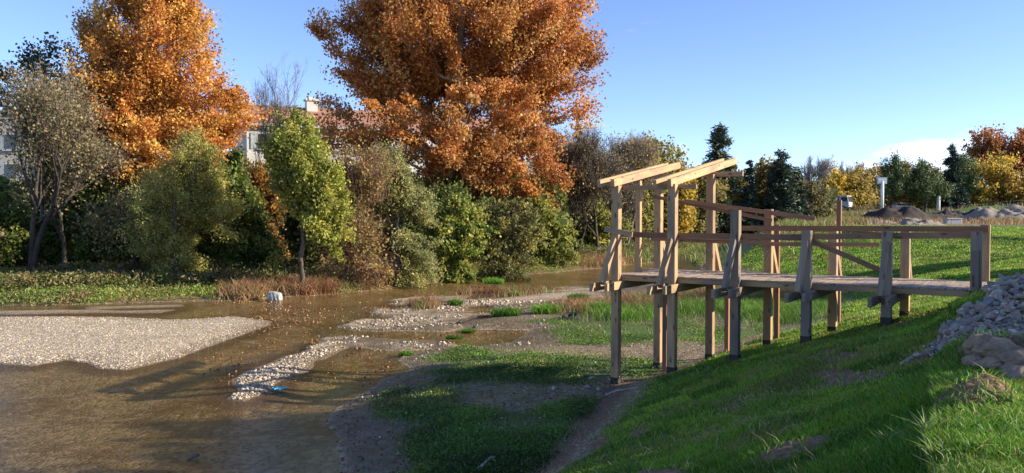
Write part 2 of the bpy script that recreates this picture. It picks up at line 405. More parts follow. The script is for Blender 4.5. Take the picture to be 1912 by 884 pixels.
def water_mat():
    m, nt, out = newmat('shallow river water')
    g = nt.nodes.new('ShaderNodeNewGeometry'); mp_ = nt.nodes.new('ShaderNodeMapping')
    mp_.inputs['Rotation'].default_value = (0, 0, R(-32)); mp_.inputs['Scale'].default_value = (1.0, 2.6, 1); lk(nt, g.outputs['Position'], mp_.inputs[0])
    n1 = noise(nt, mp_.outputs[0], 1.6, 5, .62); n2 = noise(nt, mp_.outputs[0], 7, 3, .6); nl = noise(nt, g.outputs['Position'], .16, 3)
    h = mth(nt, 'ADD', n1, mth(nt, 'MULTIPLY', n2, .35))
    h = mth(nt, 'MULTIPLY', h, rng_(nt, nl, .42, .58, .25, 1.0))
    bn = bump(nt, h, .60, .05)
    gl = nt.nodes.new('ShaderNodeBsdfGlossy'); gl.inputs['Roughness'].default_value = .09; lk(nt, bn, gl.inputs['Normal'])
    tr = nt.nodes.new('ShaderNodeBsdfTransparent'); tr.inputs[0].default_value = (.96, .88, .70, 1)
    fr = nt.nodes.new('ShaderNodeFresnel'); fr.inputs['IOR'].default_value = 1.33; lk(nt, bn, fr.inputs['Normal'])
    mx = nt.nodes.new('ShaderNodeMixShader'); lk(nt, mth(nt, 'MULTIPLY', fr.outputs[0], .6), mx.inputs[0]); lk(nt, tr.outputs[0], mx.inputs[1]); lk(nt, gl.outputs[0], mx.inputs[2])
    lk(nt, mx.outputs[0], out.inputs[0]); return m
M_WATER = water_mat()

def stone_mat(name, c1, c2):
    m, nt, out = newmat(name); oi = nt.nodes.new('ShaderNodeObjectInfo'); g = nt.nodes.new('ShaderNodeNewGeometry')
    at = nd(nt, 'ShaderNodeAttribute', attribute_name='col')
    n = noise(nt, g.outputs['Position'], 18, 5, .65)
    c = mixrgb(nt, rng_(nt, n, .3, .7), c1, c2)
    f = mth(nt, 'ADD', rng_(nt, oi.outputs['Random'], 0, 1, .70, 1.18), 0.0)
    sc_ = nt.nodes.new('ShaderNodeVectorMath'); sc_.operation = 'SCALE'; lk(nt, c, sc_.inputs[0]); lk(nt, f, sc_.inputs['Scale'])
    pbsdf(nt, out, sc_.outputs[0], .9, bump(nt, n, .5, .02)); return m
M_STONE = stone_mat('pale limestone', (.25, .21, .165), (.46, .40, .32))
M_STONEP = stone_mat('pinkish limestone', (.25, .18, .145), (.44, .34, .28))
M_STONEG = stone_mat('grey limestone', (.17, .16, .145), (.34, .31, .28))
M_STONEB = stone_mat('brown wet stone', (.10, .07, .045), (.24, .17, .11))

# ------------------------------------------------------------------ ground sheet
def build_ground():
    a1 = np.arange(-42, 42.01, .16); a2 = np.concatenate([np.arange(43, 317, 4.0)])
    ang = np.radians(np.concatenate([a1, a2]))
    rad = [.6]
    while rad[-1] < 1500:
        r_ = rad[-1]; k = .022 if r_ < 4 else .0068 if r_ < 75 else .016 if r_ < 200 else .06
        rad.append(r_ * (1 + k))
    rad = np.array(rad); A, Rr = np.meshgrid(ang, rad)
    x = np.sin(A) * Rr; y = np.cos(A) * Rr
    z, sl_, bar, t = terrain(x, y)
    na, nr = len(ang), len(rad)
    idx = np.arange(na * nr).reshape(nr, na); nx = np.roll(idx, -1, 1)
    Fq = np.stack([idx[:-1], idx[1:], nx[1:], nx[:-1]], -1).reshape(-1, 4)
    V = np.stack([x, y, z], -1).reshape(-1, 3)
    c = np.array([[0, 0, H(0, 0)]]); V = np.vstack([V, c])
    m = masks(x, y, z, sl_, bar, t).reshape(-1, 4); m = np.vstack([m, m[:1]])
    # centre fan as degenerate-free quads is not needed: close with small triangles in a second pass
    me = np_mesh('ground', V[:-1], Fq, M_GROUND, m[:-1], True, 'msk')
    o = link('ground', me); tag(o, kind='structure'); return o
def masks(x, y, z, sl_, bar, t):
    n = fbm(x, y, 3.0, 4, 71); n2 = fbm(x, y, 9.0, 3, 73)
    grav = sstep(bar, -1.1, .1) * (sl_ < 0)
    shm = sdf(SHOAL, x, y); grav = np.maximum(grav, sstep(shm, -.4, .6) * (sl_ < 0) * sstep(z, -.02, .03) * sstep(fbm(x * .5, y, 1.6, 3, 311), -.08, .12) * .55)
    prr = sdf(PILE, x, y); grav = np.maximum(grav, sstep(prr, -.2, .5) * 1.0)
    isfar = sdf(FARLAND, x, y) > 0
    # gravel patches on the near flat
    flat = (sl_ > 0) & (~isfar) & (t < .02)
    grav = np.maximum(grav, flat * sstep(n + n2 * .4, .14, .30) * .38)
    road = sdf(ROAD, x, y); grav = np.maximum(grav, sstep(road, -.3, .4) * .75)
    mud = np.where((sl_ < .25), 1.0, 0.0) + np.where((sl_ >= .25) & (~isfar), np.exp(-(sl_ - .25) / 2.4) * 1.1, 0) + isfar * np.exp(-np.maximum(sl_ - .25, 0) / .4)
    grass = np.where(isfar, sstep(sl_, .3, 1.2) * (.75 + n * .5), 0)
    grass = np.maximum(grass, flat * sstep(n - n2 * .5 + .12, -.08, .16) * .68 * sstep(sl_, .5, 1.5))
    gb = sstep(t, .10, .22) * (1 - sstep(prr, -.5, .1)) * (1 - sstep(road, -.5, .1))
    grass = np.maximum(grass, gb)
    net = sstep(fbm(x * 1.0, y * .6, 1.3, 3, 91), .19, .30) * sstep(t, .05, .2) * (t < 1) * (np.hypot(x, y) < 22) * .9
    net = np.maximum(net, sstep(t, .004, .03) * (1 - sstep(t, .07, .13)) * (y < 26) * .85)
    for cx, cy, rr in ((5.4, 8.6, .8), (5.9, 8.1, .7), (3.95, 7.0, .40), (4.5, 5.7, .4), (2.6, 7.6, .45), (1.4, 8.6, .6)):
        net = np.maximum(net, sstep(-np.hypot(x - cx, y - cy), -rr * 1.05, -rr * .6) * .95)
    grass = grass * (1 - net * .8)
    far_soil = sstep(y, 70, 85) * sstep(x, 16, 30) * sstep(-y, -124, -118) * .9
    far_soil = far_soil * sstep(fbm(x, y, 14, 3, 95), -.25, -.1)
    grass = grass * (1 - far_soil)
    net = np.maximum(net, far_soil * .6)
    return np.stack([grav, grass, np.clip(mud, 0, 1), net], -1)
ROAD = [(6.4, 9.9), (5.9, 8.9), (6.6, 7.6), (9, 2), (20, 0), (40, 20), (30, 28), (14, 16)]
ground = build_ground()

V = np.array([[-900, -60, 0], [400, -60, 0], [400, 400, 0], [-900, 400, 0]], float)
water = link('river', np_mesh('river', V, np.array([[0, 1, 2, 3]]), M_WATER)); tag(water, kind='structure')

# ------------------------------------------------------------------ foliage kit
def kites(P, N, L, Wd, bend=.25, r=rng):
    """leaf kites: P centres (n,3), N axis directions (n,3), L lengths, Wd widths -> V,F"""
    n = len(P); up = r.normal(size=(n, 3)); up -= (up * N).sum(1, keepdims=True) * N
    up /= np.linalg.norm(up, axis=1, keepdims=True) + 1e-9; nr = np.cross(N, up)
    L = L[:, None]; Wd = Wd[:, None]
    a = P - N * L * .5; b = P + up * Wd * .5 + nr * L * bend * .2 - N * L * .08; c = P + N * L * .5 ; d = P - up * Wd * .5 + nr * L * bend * .2 - N * L * .08
    V_ = np.stack([a, b, c, d], 1).reshape(-1, 3); F_ = np.arange(4 * n).reshape(n, 4)
    return V_, F_
def unit(v): return v / (np.linalg.norm(v, axis=-1, keepdims=True) + 1e-9)
def palette(cols, n, clump_id, r, jit=.22, wts=None):
    cols = np.array(cols, float); k = len(cols)
    nc = int(clump_id.max()) + 1 if len(clump_id) else 1
    base = r.choice(k, nc, p=wts); own = r.choice(k, n, p=wts)
    pick = np.where(r.random(n) < .6, base[clump_id], own)
    c = cols[pick] * (1 + r.normal(size=(n, 1)) * jit) * (1 + r.normal(size=(nc, 1)) * jit * .7)[clump_id]
    c = c * (1 + r.normal(size=(n, 3)) * .05)
    return np.clip(c, .004, .95)

def skeleton(base, tips, r, trunk_top, lean=(0, 0), wig=.3, trunk_r=.3, leaders=1, first=.25):
    """nodes joined tip by tip to the nearest inner node; returns paths and radii"""
    nodes = [np.array(base, float)]; parent = [-1]; hgt = trunk_top
    nseg = 9; prev = 0
    for i in range(1, nseg + 1):
        f = i / nseg
        p = np.array(base) + np.array([lean[0] * f, lean[1] * f, hgt * f]) + np.array([r.normal() * wig * .25 * f, r.normal() * wig * .25 * f, 0])
        nodes.append(p); parent.append(prev); prev = len(nodes) - 1
    NP = np.array(nodes)
    ax = NP.copy()
    # distance of each tip from the trunk axis
    d0 = np.min(np.linalg.norm(tips[:, None, :] - ax[None, int(nseg * first):], axis=2), axis=1)
    order = np.argsort(d0)
    N_ = np.zeros((10 + len(tips) * 5, 3)); N_[:len(nodes)] = NP; cnt = len(nodes)
    tipidx = []
    for k in order:
        tpt = tips[k]; A = N_[:cnt]; v = tpt - A; d = np.linalg.norm(v, axis=1)
        pen = d + np.maximum(0, A[:, 2] - tpt[2] + .25 * d) * 1.5
        if cnt > 0: pen[:max(1, int(nseg * first))] += 50
        j = int(np.argmin(pen)); seg = int(np.clip(round(d[j] / .9), 1, 4)); a = A[j].copy(); pr = j
        mid = (a + tpt) / 2 + np.array([0, 0, -.12 * d[j]]) + r.normal(size=3) * d[j] * .07
        for q in range(1, seg + 1):
            f = q / seg; p = (1 - f) ** 2 * a + 2 * f * (1 - f) * mid + f * f * tpt
            N_[cnt] = p; parent.append(pr); pr = cnt; cnt += 1
        tipidx.append(pr)
    N_ = N_[:cnt]; parent = np.array(parent)
    w = np.zeros(cnt)
    for t_ in tipidx: w[t_] += 1
    for i in range(cnt - 1, 0, -1): w[parent[i]] += w[i]
    w = np.maximum(w, .6)
    rad = w ** .47; rad = rad / rad[0] * trunk_r
    return N_, parent, rad
def tubes(N_, parent, rad, minr=.008, sides=6, keep=None):
    idx = np.arange(1, len(N_))
    rad = np.maximum(rad, minr)
    a = N_[parent[idx]]; b = N_[idx]; ra = np.minimum(rad[parent[idx]], rad[idx] * 1.5); rb = rad[idx]
    first10 = idx < 10; ra = np.where(first10, rad[parent[idx]], ra)
    d = unit(b - a); h = np.where(np.abs(d[:, 2:3]) < .9, np.array([[0, 0, 1.]]), np.array([[1., 0, 0]]))
    u = unit(np.cross(d, h)); v = np.cross(d, u); n = len(idx)
    t = np.arange(sides) / sides * 2 * np.pi
    ring = u[:, None, :] * np.cos(t)[None, :, None] + v[:, None, :] * np.sin(t)[None, :, None]
    A = a[:, None, :] + ring * ra[:, None, None]; B = (b + d * (rb * .3)[:, None])[:, None, :] + ring * rb[:, None, None]
    V_ = np.concatenate([A, B], 1).reshape(-1, 3); k = np.arange(sides); k2 = (k + 1) % sides
    q = np.stack([k, k2, k2 + sides, k + sides], -1)
    F_ = (np.arange(n)[:, None, None] * 2 * sides + q[None]).reshape(-1, 4)
    return V_, F_

def lobes_px(lst, depth):
    out = []
    for (px, py, rx, ry, *e) in lst:
        dd = depth + (e[0] if e else 0); p = at_d(px, py, dd); k = dd / F
        out.append((p[0], p[1], p[2], rx * k, (e[1] if len(e) > 1 else rx * k * .9), ry * k))
    return out
def sample_lobes(L, n, r, shell=.55, gap=.0, gseed=5, gs=3.0):
    L = np.array(L, float); vol = L[:, 3] * L[:, 4] * L[:, 5]; p = vol / vol.sum(); out = []
    while len(out) < n:
        i = r.choice(len(L), p=p); v = unit(r.normal(size=3)); q = r.random() ** (1 / 3.) 
        if r.random() < shell: q = .72 + .28 * r.random()
        c0 = L[i, :3] + v * L[i, 3:6]; rg_ = .66 + .62 * vnoise(np.array([c0[0] + c0[1] * .5]), np.array([c0[2] + c0[1] * .3]), gs * .8, gseed + 9)[0]
        c = L[i, :3] + v * q * rg_ * L[i, 3:6]
        if gap > 0:
            g = vnoise(np.array([c[0] + c[2] * .7]), np.array([c[1] * .8 + c[2] * 1.1]), gs, gseed)[0]
            if g < gap: continue
        out.append(c)
    return np.array(out)

def tree(name, label, cat, px, depth, lobes, cols, tips=160, leaves=20000, leaf=.2, clump=.8, trunk_r=.3, bark_m=None,
         seed=1, group=None, top=.72, gap=.3, wts=None, aspect=.8, twig=0, twig_col=(.12, .09, .07), twig_len=.9, mat=None, base_py=None,
         droop=0., lean=(0, 0), tipup=.3, shell=.55, stems=1, jit=.22, first=.25, leaf_parts=True, xy=None):
    r = np.random.default_rng(seed)
    Lw = lobes_px(lobes, depth) if xy is None else lobes
    bx, by = (at_d(px, 400, depth)[:2] if xy is None else xy)
    bz = H(bx, by) - .1
    topz = max(l[2] + l[5] for l in Lw) - bz
    tp = sample_lobes(Lw, tips, r, shell, gap, seed)
    tp = tp[tp[:, 2] > bz + .5] if (tp[:, 2] > bz + .5).any() else tp
    if cat == 'shrub':
        w_ = max(l[3] for l in Lw) * .85; cx_ = np.mean([l[0] for l in Lw]); zt_ = min(l[2] for l in Lw)
        Lw = list(Lw) + [(cx_ + k_ * w_ * .9, by - .4, bz + (zt_ - bz) * .40, w_ * .75, w_ * .7, (zt_ - bz) * .5 + .3) for k_ in (-.8, 0, .8)]
    if cat == 'shrub':
        tp = sample_lobes(Lw, tips, r, shell, gap, seed); tp = tp[tp[:, 2] > bz + .25]
    root = empty(name, (bx, by, bz)); tag(root, label, cat, group)
    org = np.array([bx, by, bz])
    Vs, Fs, off = [], [], 0
    ids = np.array_split(np.argsort(np.arctan2(tp[:, 1] - by, tp[:, 0] - bx)), stems) if stems > 1 else [np.arange(len(tp))]
    allN = []
    for s_, ii in enumerate(ids):
        b = org + (np.array([r.normal() * .25, r.normal() * .25, 0]) if stems > 1 else 0)
        cen = tp[ii].mean(0) - org
        ln = (lean[0] + (cen[0] * .8 if stems > 1 else cen[0] * .35), lean[1] + (cen[1] * .8 if stems > 1 else cen[1] * .35))
        N_, pa, rad = skeleton(b, tp[ii], r, topz * top, ln, .6, trunk_r if stems == 1 else trunk_r * .6, first=first)
        v, f = tubes(N_, pa, rad, .006 * depth / 50 + .004); Vs.append(v); Fs.append(f + off); off += len(v)
    v = np.vstack(Vs) - org; f = np.vstack(Fs)
    link('trunk', np_mesh('trunk', v, f, bark_m or M_BARK, None, True), root)
    if leaves:
        n = leaves; cid = r.integers(0, len(tp), n)
        sz = (.55 + .9 * r.random(len(tp)))
        od = unit(tp - (org + np.array([0, 0, topz * .35])) + r.normal(size=tp.shape) * .8)
        P = tp[cid] + (np.clip(r.normal(size=(n, 3)), -1.7, 1.7) * np.array([.46, .46, .36]) + od[cid] * np.clip(r.normal(size=(n, 1)), -1.6, 1.6) * .75) * clump * sz[cid][:, None]
        out_ = unit(P - np.array([[0, 0, 0]]) - tp.mean(0)); N = unit(r.normal(size=(n, 3)) + out_ * .3 + np.array([0, 0, tipup - droop]))
        L_ = leaf * (.6 + .8 * r.random(n)); C = palette(cols, n, cid, r, jit, wts)
        v, f = kites(P - org, N, L_, L_ * aspect, .6, r)
        link('crown', np_mesh('crown', v, f, mat or M_LEAF, C), root)
    if twig:
        n = twig; cid = r.integers(0, len(tp), n); P = tp[cid] + r.normal(size=(n, 3)) * clump * .5
        N = unit(r.normal(size=(n, 3)) * .55 + unit(tp[cid] - (org + np.array([0, 0, topz * .3]))) + np.array([0, 0, .35])); L_ = twig_len * (.5 + r.random(n))
        wv = np.full(n, .007 * depth / 50 + .006) * (.6 + .8 * r.random(n))
        v, f = kites(P - org, N, L_, wv, .3, r)
        link('twigs', np_mesh('twigs', v, f, M_TWIG, palette([twig_col], n, cid, r, .25)), root)
    return root

def conifer(name, label, px, depth, top_py, width_px, cols, seed=1, group=None, n=9000, ragged=.3, base_frac=.06, leaf=.5, lean=0, cat='conifer'):
    r = np.random.default_rng(seed); bx, by = at_d(px, 400, depth)[:2]; bz = H(bx, by) - .1
    h = at_d(px, top_py, depth)[2] - bz; w = width_px * depth / F / 2
    root = empty(name, (bx, by, bz)); tag(root, label, cat, group)
    nb = int(h * 9); zb = (base_frac + (1 - base_frac) * r.random(nb) ** 1.0) * h; an = r.random(nb) * 2 * np.pi
    lump = .65 + .6 * vnoise(zb, an, h * .09, seed)
    ln = w * (1 - (zb / h)) ** .75 * lump * (1 - ragged * r.random(nb)) + .15
    mb = MB(); mb.tube([(0, 0, 0), (lean * .5, 0, h * .5), (lean, 0, h * .98)], [w * .07 + .08, w * .04 + .05, .03], 7)
    for i in range(0, nb, 2):
        x0 = lean * zb[i] / h; mb.tube([(x0, 0, zb[i]), (x0 + math.cos(an[i]) * ln[i] * .9, math.sin(an[i]) * ln[i] * .9, zb[i] + .05 * ln[i])], [.05, .012], 4, False)
    mb.build('trunk', M_DARKB, root, True)
    k = r.choice(nb, n, p=ln / ln.sum()); f = r.random(n) ** .6
    P = np.stack([lean * zb[k] / h + np.cos(an[k]) * ln[k] * f, np.sin(an[k]) * ln[k] * f, zb[k] + (.12 * f - .22 * f * f) * ln[k]], -1) + r.normal(size=(n, 3)) * np.array([.16, .16, .10]) * (w / 2)
    N = unit(np.stack([np.cos(an[k]), np.sin(an[k]), np.full(n, .15)], -1) + r.normal(size=(n, 3)) * .6)
    v, fc = kites(P, N, leaf * (.6 + .8 * r.random(n)), leaf * .28 * np.ones(n), .4, r)
    link('crown', np_mesh('crown', v, fc, M_NEEDLE, palette(cols, n, k, r, .25)), root); return root

def fractal_tree(name, label, px, depth, top_py, width_px, seed, levels=5, twig_col=(.16, .12, .11), bark_m=None, trunk_r=.2, stems=1, leaves=0, leaf=.18, cols=None, group=None, up=.35, spread=.62, clump=.5, split0=.28, lean=0., cat='tree'):
    r = np.random.default_rng(seed); bx, by = at_d(px, 400, depth)[:2]; bz = H(bx, by) - .1
    h = at_d(px, top_py, depth)[2] - bz; w = width_px * depth / F
    root = empty(name, (bx, by, bz)); tag(root, label, cat, group)
    N_, pa, rd, tips = [np.zeros(3)], [-1], [trunk_r], []
    def grow(i0, d, L, rad, lv):
        d = d / np.linalg.norm(d); k = 4 if lv == 0 else 3; p = N_[i0]; idx = [i0]
        for j in range(k):
            d = d + r.normal(size=3) * .10 + np.array([0, 0, up * .12]); d /= np.linalg.norm(d)
            p = p + d * L / k; N_.append(p); pa.append(idx[-1]); rd.append(rad * (1 - .38 * (j + 1) / k)); idx.append(len(N_) - 1)
        if lv >= levels: tips.append(idx[-1]); return
        nch = r.integers(3, 5) if lv < levels - 1 else r.integers(3, 6)
        for c in range(nch):
            at_ = idx[-1] if c < 2 else idx[int(r.integers(1 if lv else 2, k))]
            a = r.normal(size=3); a -= d * (a @ d); a /= np.linalg.norm(a)
            sp = spread * (.55 + .8 * r.random()) * (.75 if c == 0 else 1)
            grow(at_, d + a * sp + np.array([0, 0, up * .4]), L * (.60 + .22 * r.random()), rad * (.62 if c == 0 else .48), lv + 1)
    for s_ in range(stems):
        a = r.random() * 6.28; t_ = .0 if stems == 1 else .32
        grow(0, np.array([math.cos(a) * t_ + lean, math.sin(a) * t_, 1.0]), h * split0, trunk_r * (1 if stems == 1 else .7), 0)
    N_ = np.array(N_); top_ = N_[:, 2].max(); hw = np.percentile(np.abs(N_[:, :2] - np.array([N_[:, 0].mean(), 0])), 99)
    N_ = N_ * np.array([w / 2 / hw, w / 2 / hw, h / top_])
    v, f = tubes(N_, np.array(pa), np.array(rd), .0035 + .00011 * depth, 5); link('trunk', np_mesh('trunk', v, f, bark_m or M_GREYB, None, True), root)
    tp = N_[tips]; n = len(tp) * 4; k = r.integers(0, len(tp), n)
    Nn = unit(r.normal(size=(n, 3)) * .5 + unit(tp[k] - np.array([0, 0, h * .25])) + np.array([0, 0, .3])); L_ = .05 * h * (.5 + r.random(n))
    v, f = kites(tp[k] + Nn * L_[:, None] * .5, Nn, L_, np.full(n, .004 + .0002 * depth), .2, r); link('twigs', np_mesh('twigs', v, f, M_TWIG, palette([twig_col], n, k, r, .25)), root)
    if leaves:
        n = leaves; k = r.integers(0, len(tp), n); P = tp[k] + r.normal(size=(n, 3)) * clump; L_ = leaf * (.6 + .8 * r.random(n))
        v, f = kites(P, unit(r.normal(size=(n, 3))), L_, L_ * .7, .5, r); link('crown', np_mesh('crown', v, f, M_LEAF, palette(cols, n, k, r, .25)), root)
    return root

# palettes (base colours)
ORG = [(.66, .33, .08), (.60, .26, .065), (.72, .42, .10), (.46, .18, .05), (.74, .50, .14)]
ORGW = [.32, .26, .2, .12, .10]
RST = [(.58, .27, .085), (.50, .205, .065), (.64, .34, .11), (.38, .145, .05), (.64, .40, .14)]
GRN = [(.30, .32, .06), (.42, .40, .085), (.20, .24, .05), (.50, .44, .10)]
OLV = [(.25, .25, .07), (.17, .19, .05), (.34, .31, .09), (.21, .21, .08)]
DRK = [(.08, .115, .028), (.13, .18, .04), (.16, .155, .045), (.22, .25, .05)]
GRY = [(.30, .26, .14), (.38, .30, .16), (.22, .20, .10), (.40, .29, .14)]
BRN = [(.32, .23, .10), (.24, .18, .08), (.38, .27, .11), (.28, .25, .09)]
YEL = [(.55, .37, .05), (.45, .31, .05), (.36, .30, .06), (.60, .42, .08)]
CON = [(.06, .09, .055), (.05, .07, .05), (.09, .12, .065)]  # conifer greens lightened to stand in for distance haze
PIN = [(.11, .155, .055), (.08, .12, .045), (.16, .20, .07)]  # pine greens lightened too, the haze put into the colour

# ------------------------------------------------------------------ big trees on the far bank
tree('plane_tree', 'tall golden orange plane tree at the left, its peak cut by the top edge', 'plane tree', 262, 54,
     [(285, 90, 105, 110), (240, 190, 105, 90), (350, 190, 90, 80), (280, 40, 80, 100), (300, 285, 130, 85), (210, 270, 65, 90), (420, 215, 48, 45), (175, 105, 50, 50), (205, 60, 50, 60), (160, 190, 45, 45), (165, 260, 40, 60), (320, -30, 55, 70), (250, -40, 40, 60), (200, 340, 50, 50)],
     ORG, 640, 170000, .175, .72, .42, M_PLANE, 11, 'big plane trees on the far bank', gap=.20, wts=ORGW, top=.85)
tree('plane_tree', 'broad rust orange plane tree, the largest crown at the middle of the far bank', 'plane tree', 860, 64,
     [(860, 60, 190, 130), (760, 100, 120, 120), (980, 110, 110, 130), (1040, 190, 72, 80), (700, 200, 85, 80), (860, 220, 190, 110), (960, 300, 100, 85), (880, 325, 100, 62), (820, 300, 90, 60), (1000, 350, 52, 45), (660, 165, 52, 45), (660, 30, 60, 50),
      (860, -60, 170, 90), (700, 10, 90, 80), (1010, 20, 75, 90), (690, 260, 50, 50), (650, 85, 45, 80), (645, 200, 48, 60), (700, 150, 60, 60), (632, 50, 35, 60), (690, 235, 55, 40), (1060, 50, 45, 80), (640, 10, 40, 50), (1075, 150, 40, 50), (650, 235, 46, 40), (985, 385, 48, 30)],
     RST + ORG[:2], 900, 260000, .20, .80, .62, M_PLANE, 23, 'big plane trees on the far bank', gap=.27, top=.8)
fractal_tree('ash_tree', 'thin grey tan tree with dull sparse leaves at the far left edge', 55, 46, 112, 200, 31, 5, (.2, .17, .13), M_DARKB, .26, 2, 9000, .15, GRY, clump=.42, up=.45, spread=.62, split0=.36)
fractal_tree('ash_tree', 'slender dark forked tree right of the grey tan one', 118, 49, 210, 120, 32, 5, (.12, .1, .08), M_DARKB, .15, 1, 3000, .16, GRY + DRK, clump=.4, up=.45, split0=.4)
fractal_tree('ash_tree', 'dark crooked tree with drooping limbs beneath the golden plane tree', 240, 47, 330, 190, 34, 5, (.12, .1, .08), M_DARKB, .2, 2, 5000, .15, GRY + OLV, clump=.4, up=.1, spread=.8, split0=.3)
tree('olive_green_tree', 'dark olive topped tree rising behind the grey tan tree at the left', 'tree', 80, 55,
     [(75, 130, 48, 50), (95, 190, 50, 50), (130, 300, 50, 100), (20, 170, 40, 50)], [(.09, .11, .045), (.14, .14, .06), (.06, .075, .035)], 110, 9000, .2, .65, .2, M_GREYB, 33, gap=.3, top=.85)
fractal_tree('bare_tree', 'leafless tree standing above the tiled roof between the two plane trees', 487, 74, 106, 96, 35, 5, trunk_r=.2, up=.7, spread=.5)
tree('willow_tree', 'feathery olive green tree in front of the golden plane tree', 'tree', 330, 45,
     [(370, 320, 58, 62), (330, 380, 78, 70), (400, 400, 52, 80), (290, 420, 45, 60), (335, 465, 70, 50), (350, 300, 50, 45)], [(.42, .40, .11), (.32, .33, .09), (.52, .46, .13), (.36, .35, .12)], 300, 46000, .13, .42, .22, M_BARK, 37, gap=.2, top=.7, aspect=.45, first=.15, stems=2)
tree('poplar_tree', 'bright green young tree with a straight bare foot at the water edge', 'tree', 563, 43,
     [(548, 275, 42, 62), (560, 330, 62, 60), (600, 370, 48, 50), (530, 380, 45, 40), (575, 430, 62, 45), (600, 410, 55, 50), (545, 440, 45, 30), (535, 475, 38, 24), (600, 470, 34, 26), (570, 480, 40, 22), (505, 420, 22, 30), (640, 420, 20, 25), (500, 350, 18, 26), (525, 300, 32, 40), (540, 230, 10, 22)],
     GRN, 240, 40000, .15, .40, .13, M_BARK, 41, gap=.38, top=.85, wts=[.32, .3, .2, .18])
tree('bare_thicket', 'rust brown thicket of bare rods beside the bright green tree', 'shrub', 660, 46,
     [(655, 315, 42, 50), (640, 360, 40, 60), (690, 330, 40, 60), (665, 430, 50, 60)], [(.40, .24, .09), (.46, .33, .10), (.30, .18, .07), (.30, .28, .08)], 190, 8000, .14, .6, .12, M_BARK, 43, gap=.1, top=.8, twig=5200, twig_len=1.2, twig_col=(.20, .11, .08), stems=4, first=.1)
tree('willow_shrub', 'big grey green rounded willow shrub below the rust plane tree', 'shrub', 745, 48,
     [(715, 340, 58, 68), (760, 390, 60, 55), (700, 400, 48, 60), (780, 430, 42, 38), (735, 440, 55, 40)], [(.30, .31, .13), (.23, .25, .10), (.38, .36, .15), (.44, .40, .13)], 280, 46000, .14, .42, .15, M_GREYB, 47, gap=.18, top=.75, aspect=.5, stems=3, first=.12)
tree('thicket', 'dark many stemmed bush leaning over the bank beneath the rust plane tree', 'shrub', 925, 54,
     [(925, 430, 52, 42), (960, 410, 50, 40), (890, 420, 42, 42), (900, 450, 42, 30), (985, 440, 38, 28)], [(.19, .20, .06), (.27, .27, .07), (.42, .36, .08), (.13, .14, .05)], 190, 18000, .16, .4, .10, M_DARKB, 53, gap=.1, top=.7, twig=5500, twig_len=1.3, twig_col=(.07, .055, .045), stems=6, first=.08)
tree('bramble_bush', 'leafy green bush between the grey willow shrub and the dark bush', 'shrub', 845, 52,
     [(845, 410, 45, 42), (820, 440, 40, 40), (870, 440, 35, 42)], [(.22, .28, .05), (.34, .36, .08), (.12, .17, .04), (.44, .40, .09)], 150, 20000, .2, .4, .1, M_DARKB, 59, gap=.1, top=.6, stems=3, first=.1)
tree('hazel_bush', 'yellow green bush at the right foot of the rust plane tree', 'shrub', 1010, 62,
     [(1010, 430, 42, 40), (1040, 440, 30, 28), (1000, 400, 28, 28)], [(.42, .38, .08), (.30, .31, .07), (.20, .23, .05)], 130, 14000, .2, .5, .1, M_BARK, 61, gap=.1, top=.6, stems=3, first=.1)
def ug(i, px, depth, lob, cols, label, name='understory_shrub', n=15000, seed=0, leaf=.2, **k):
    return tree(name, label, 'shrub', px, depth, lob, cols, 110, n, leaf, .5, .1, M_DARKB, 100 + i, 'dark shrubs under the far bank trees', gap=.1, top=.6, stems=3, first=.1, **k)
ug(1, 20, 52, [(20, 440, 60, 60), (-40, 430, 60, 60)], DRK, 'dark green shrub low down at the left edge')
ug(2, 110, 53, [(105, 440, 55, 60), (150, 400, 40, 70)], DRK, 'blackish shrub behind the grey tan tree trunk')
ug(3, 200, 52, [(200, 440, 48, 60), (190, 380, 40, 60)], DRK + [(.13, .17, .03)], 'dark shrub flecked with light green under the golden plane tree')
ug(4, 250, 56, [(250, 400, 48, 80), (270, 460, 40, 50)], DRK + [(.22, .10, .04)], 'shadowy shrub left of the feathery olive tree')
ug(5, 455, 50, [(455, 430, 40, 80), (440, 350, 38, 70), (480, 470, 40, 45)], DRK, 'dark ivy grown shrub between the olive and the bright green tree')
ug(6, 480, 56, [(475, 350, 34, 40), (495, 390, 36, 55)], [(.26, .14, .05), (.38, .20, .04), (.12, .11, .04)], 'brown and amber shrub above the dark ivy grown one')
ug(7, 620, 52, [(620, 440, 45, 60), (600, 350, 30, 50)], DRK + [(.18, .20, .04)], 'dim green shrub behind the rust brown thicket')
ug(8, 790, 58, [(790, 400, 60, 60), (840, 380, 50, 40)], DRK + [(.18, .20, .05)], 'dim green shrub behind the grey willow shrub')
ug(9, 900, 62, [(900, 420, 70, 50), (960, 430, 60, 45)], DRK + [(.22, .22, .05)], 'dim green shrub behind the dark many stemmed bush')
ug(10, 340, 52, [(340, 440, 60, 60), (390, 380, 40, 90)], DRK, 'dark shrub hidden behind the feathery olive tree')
ug(11, -120, 50, [(-120, 420, 90, 90), (-90, 300, 60, 90)], DRK + GRY[:1], 'tall dark shrub beyond the left edge')

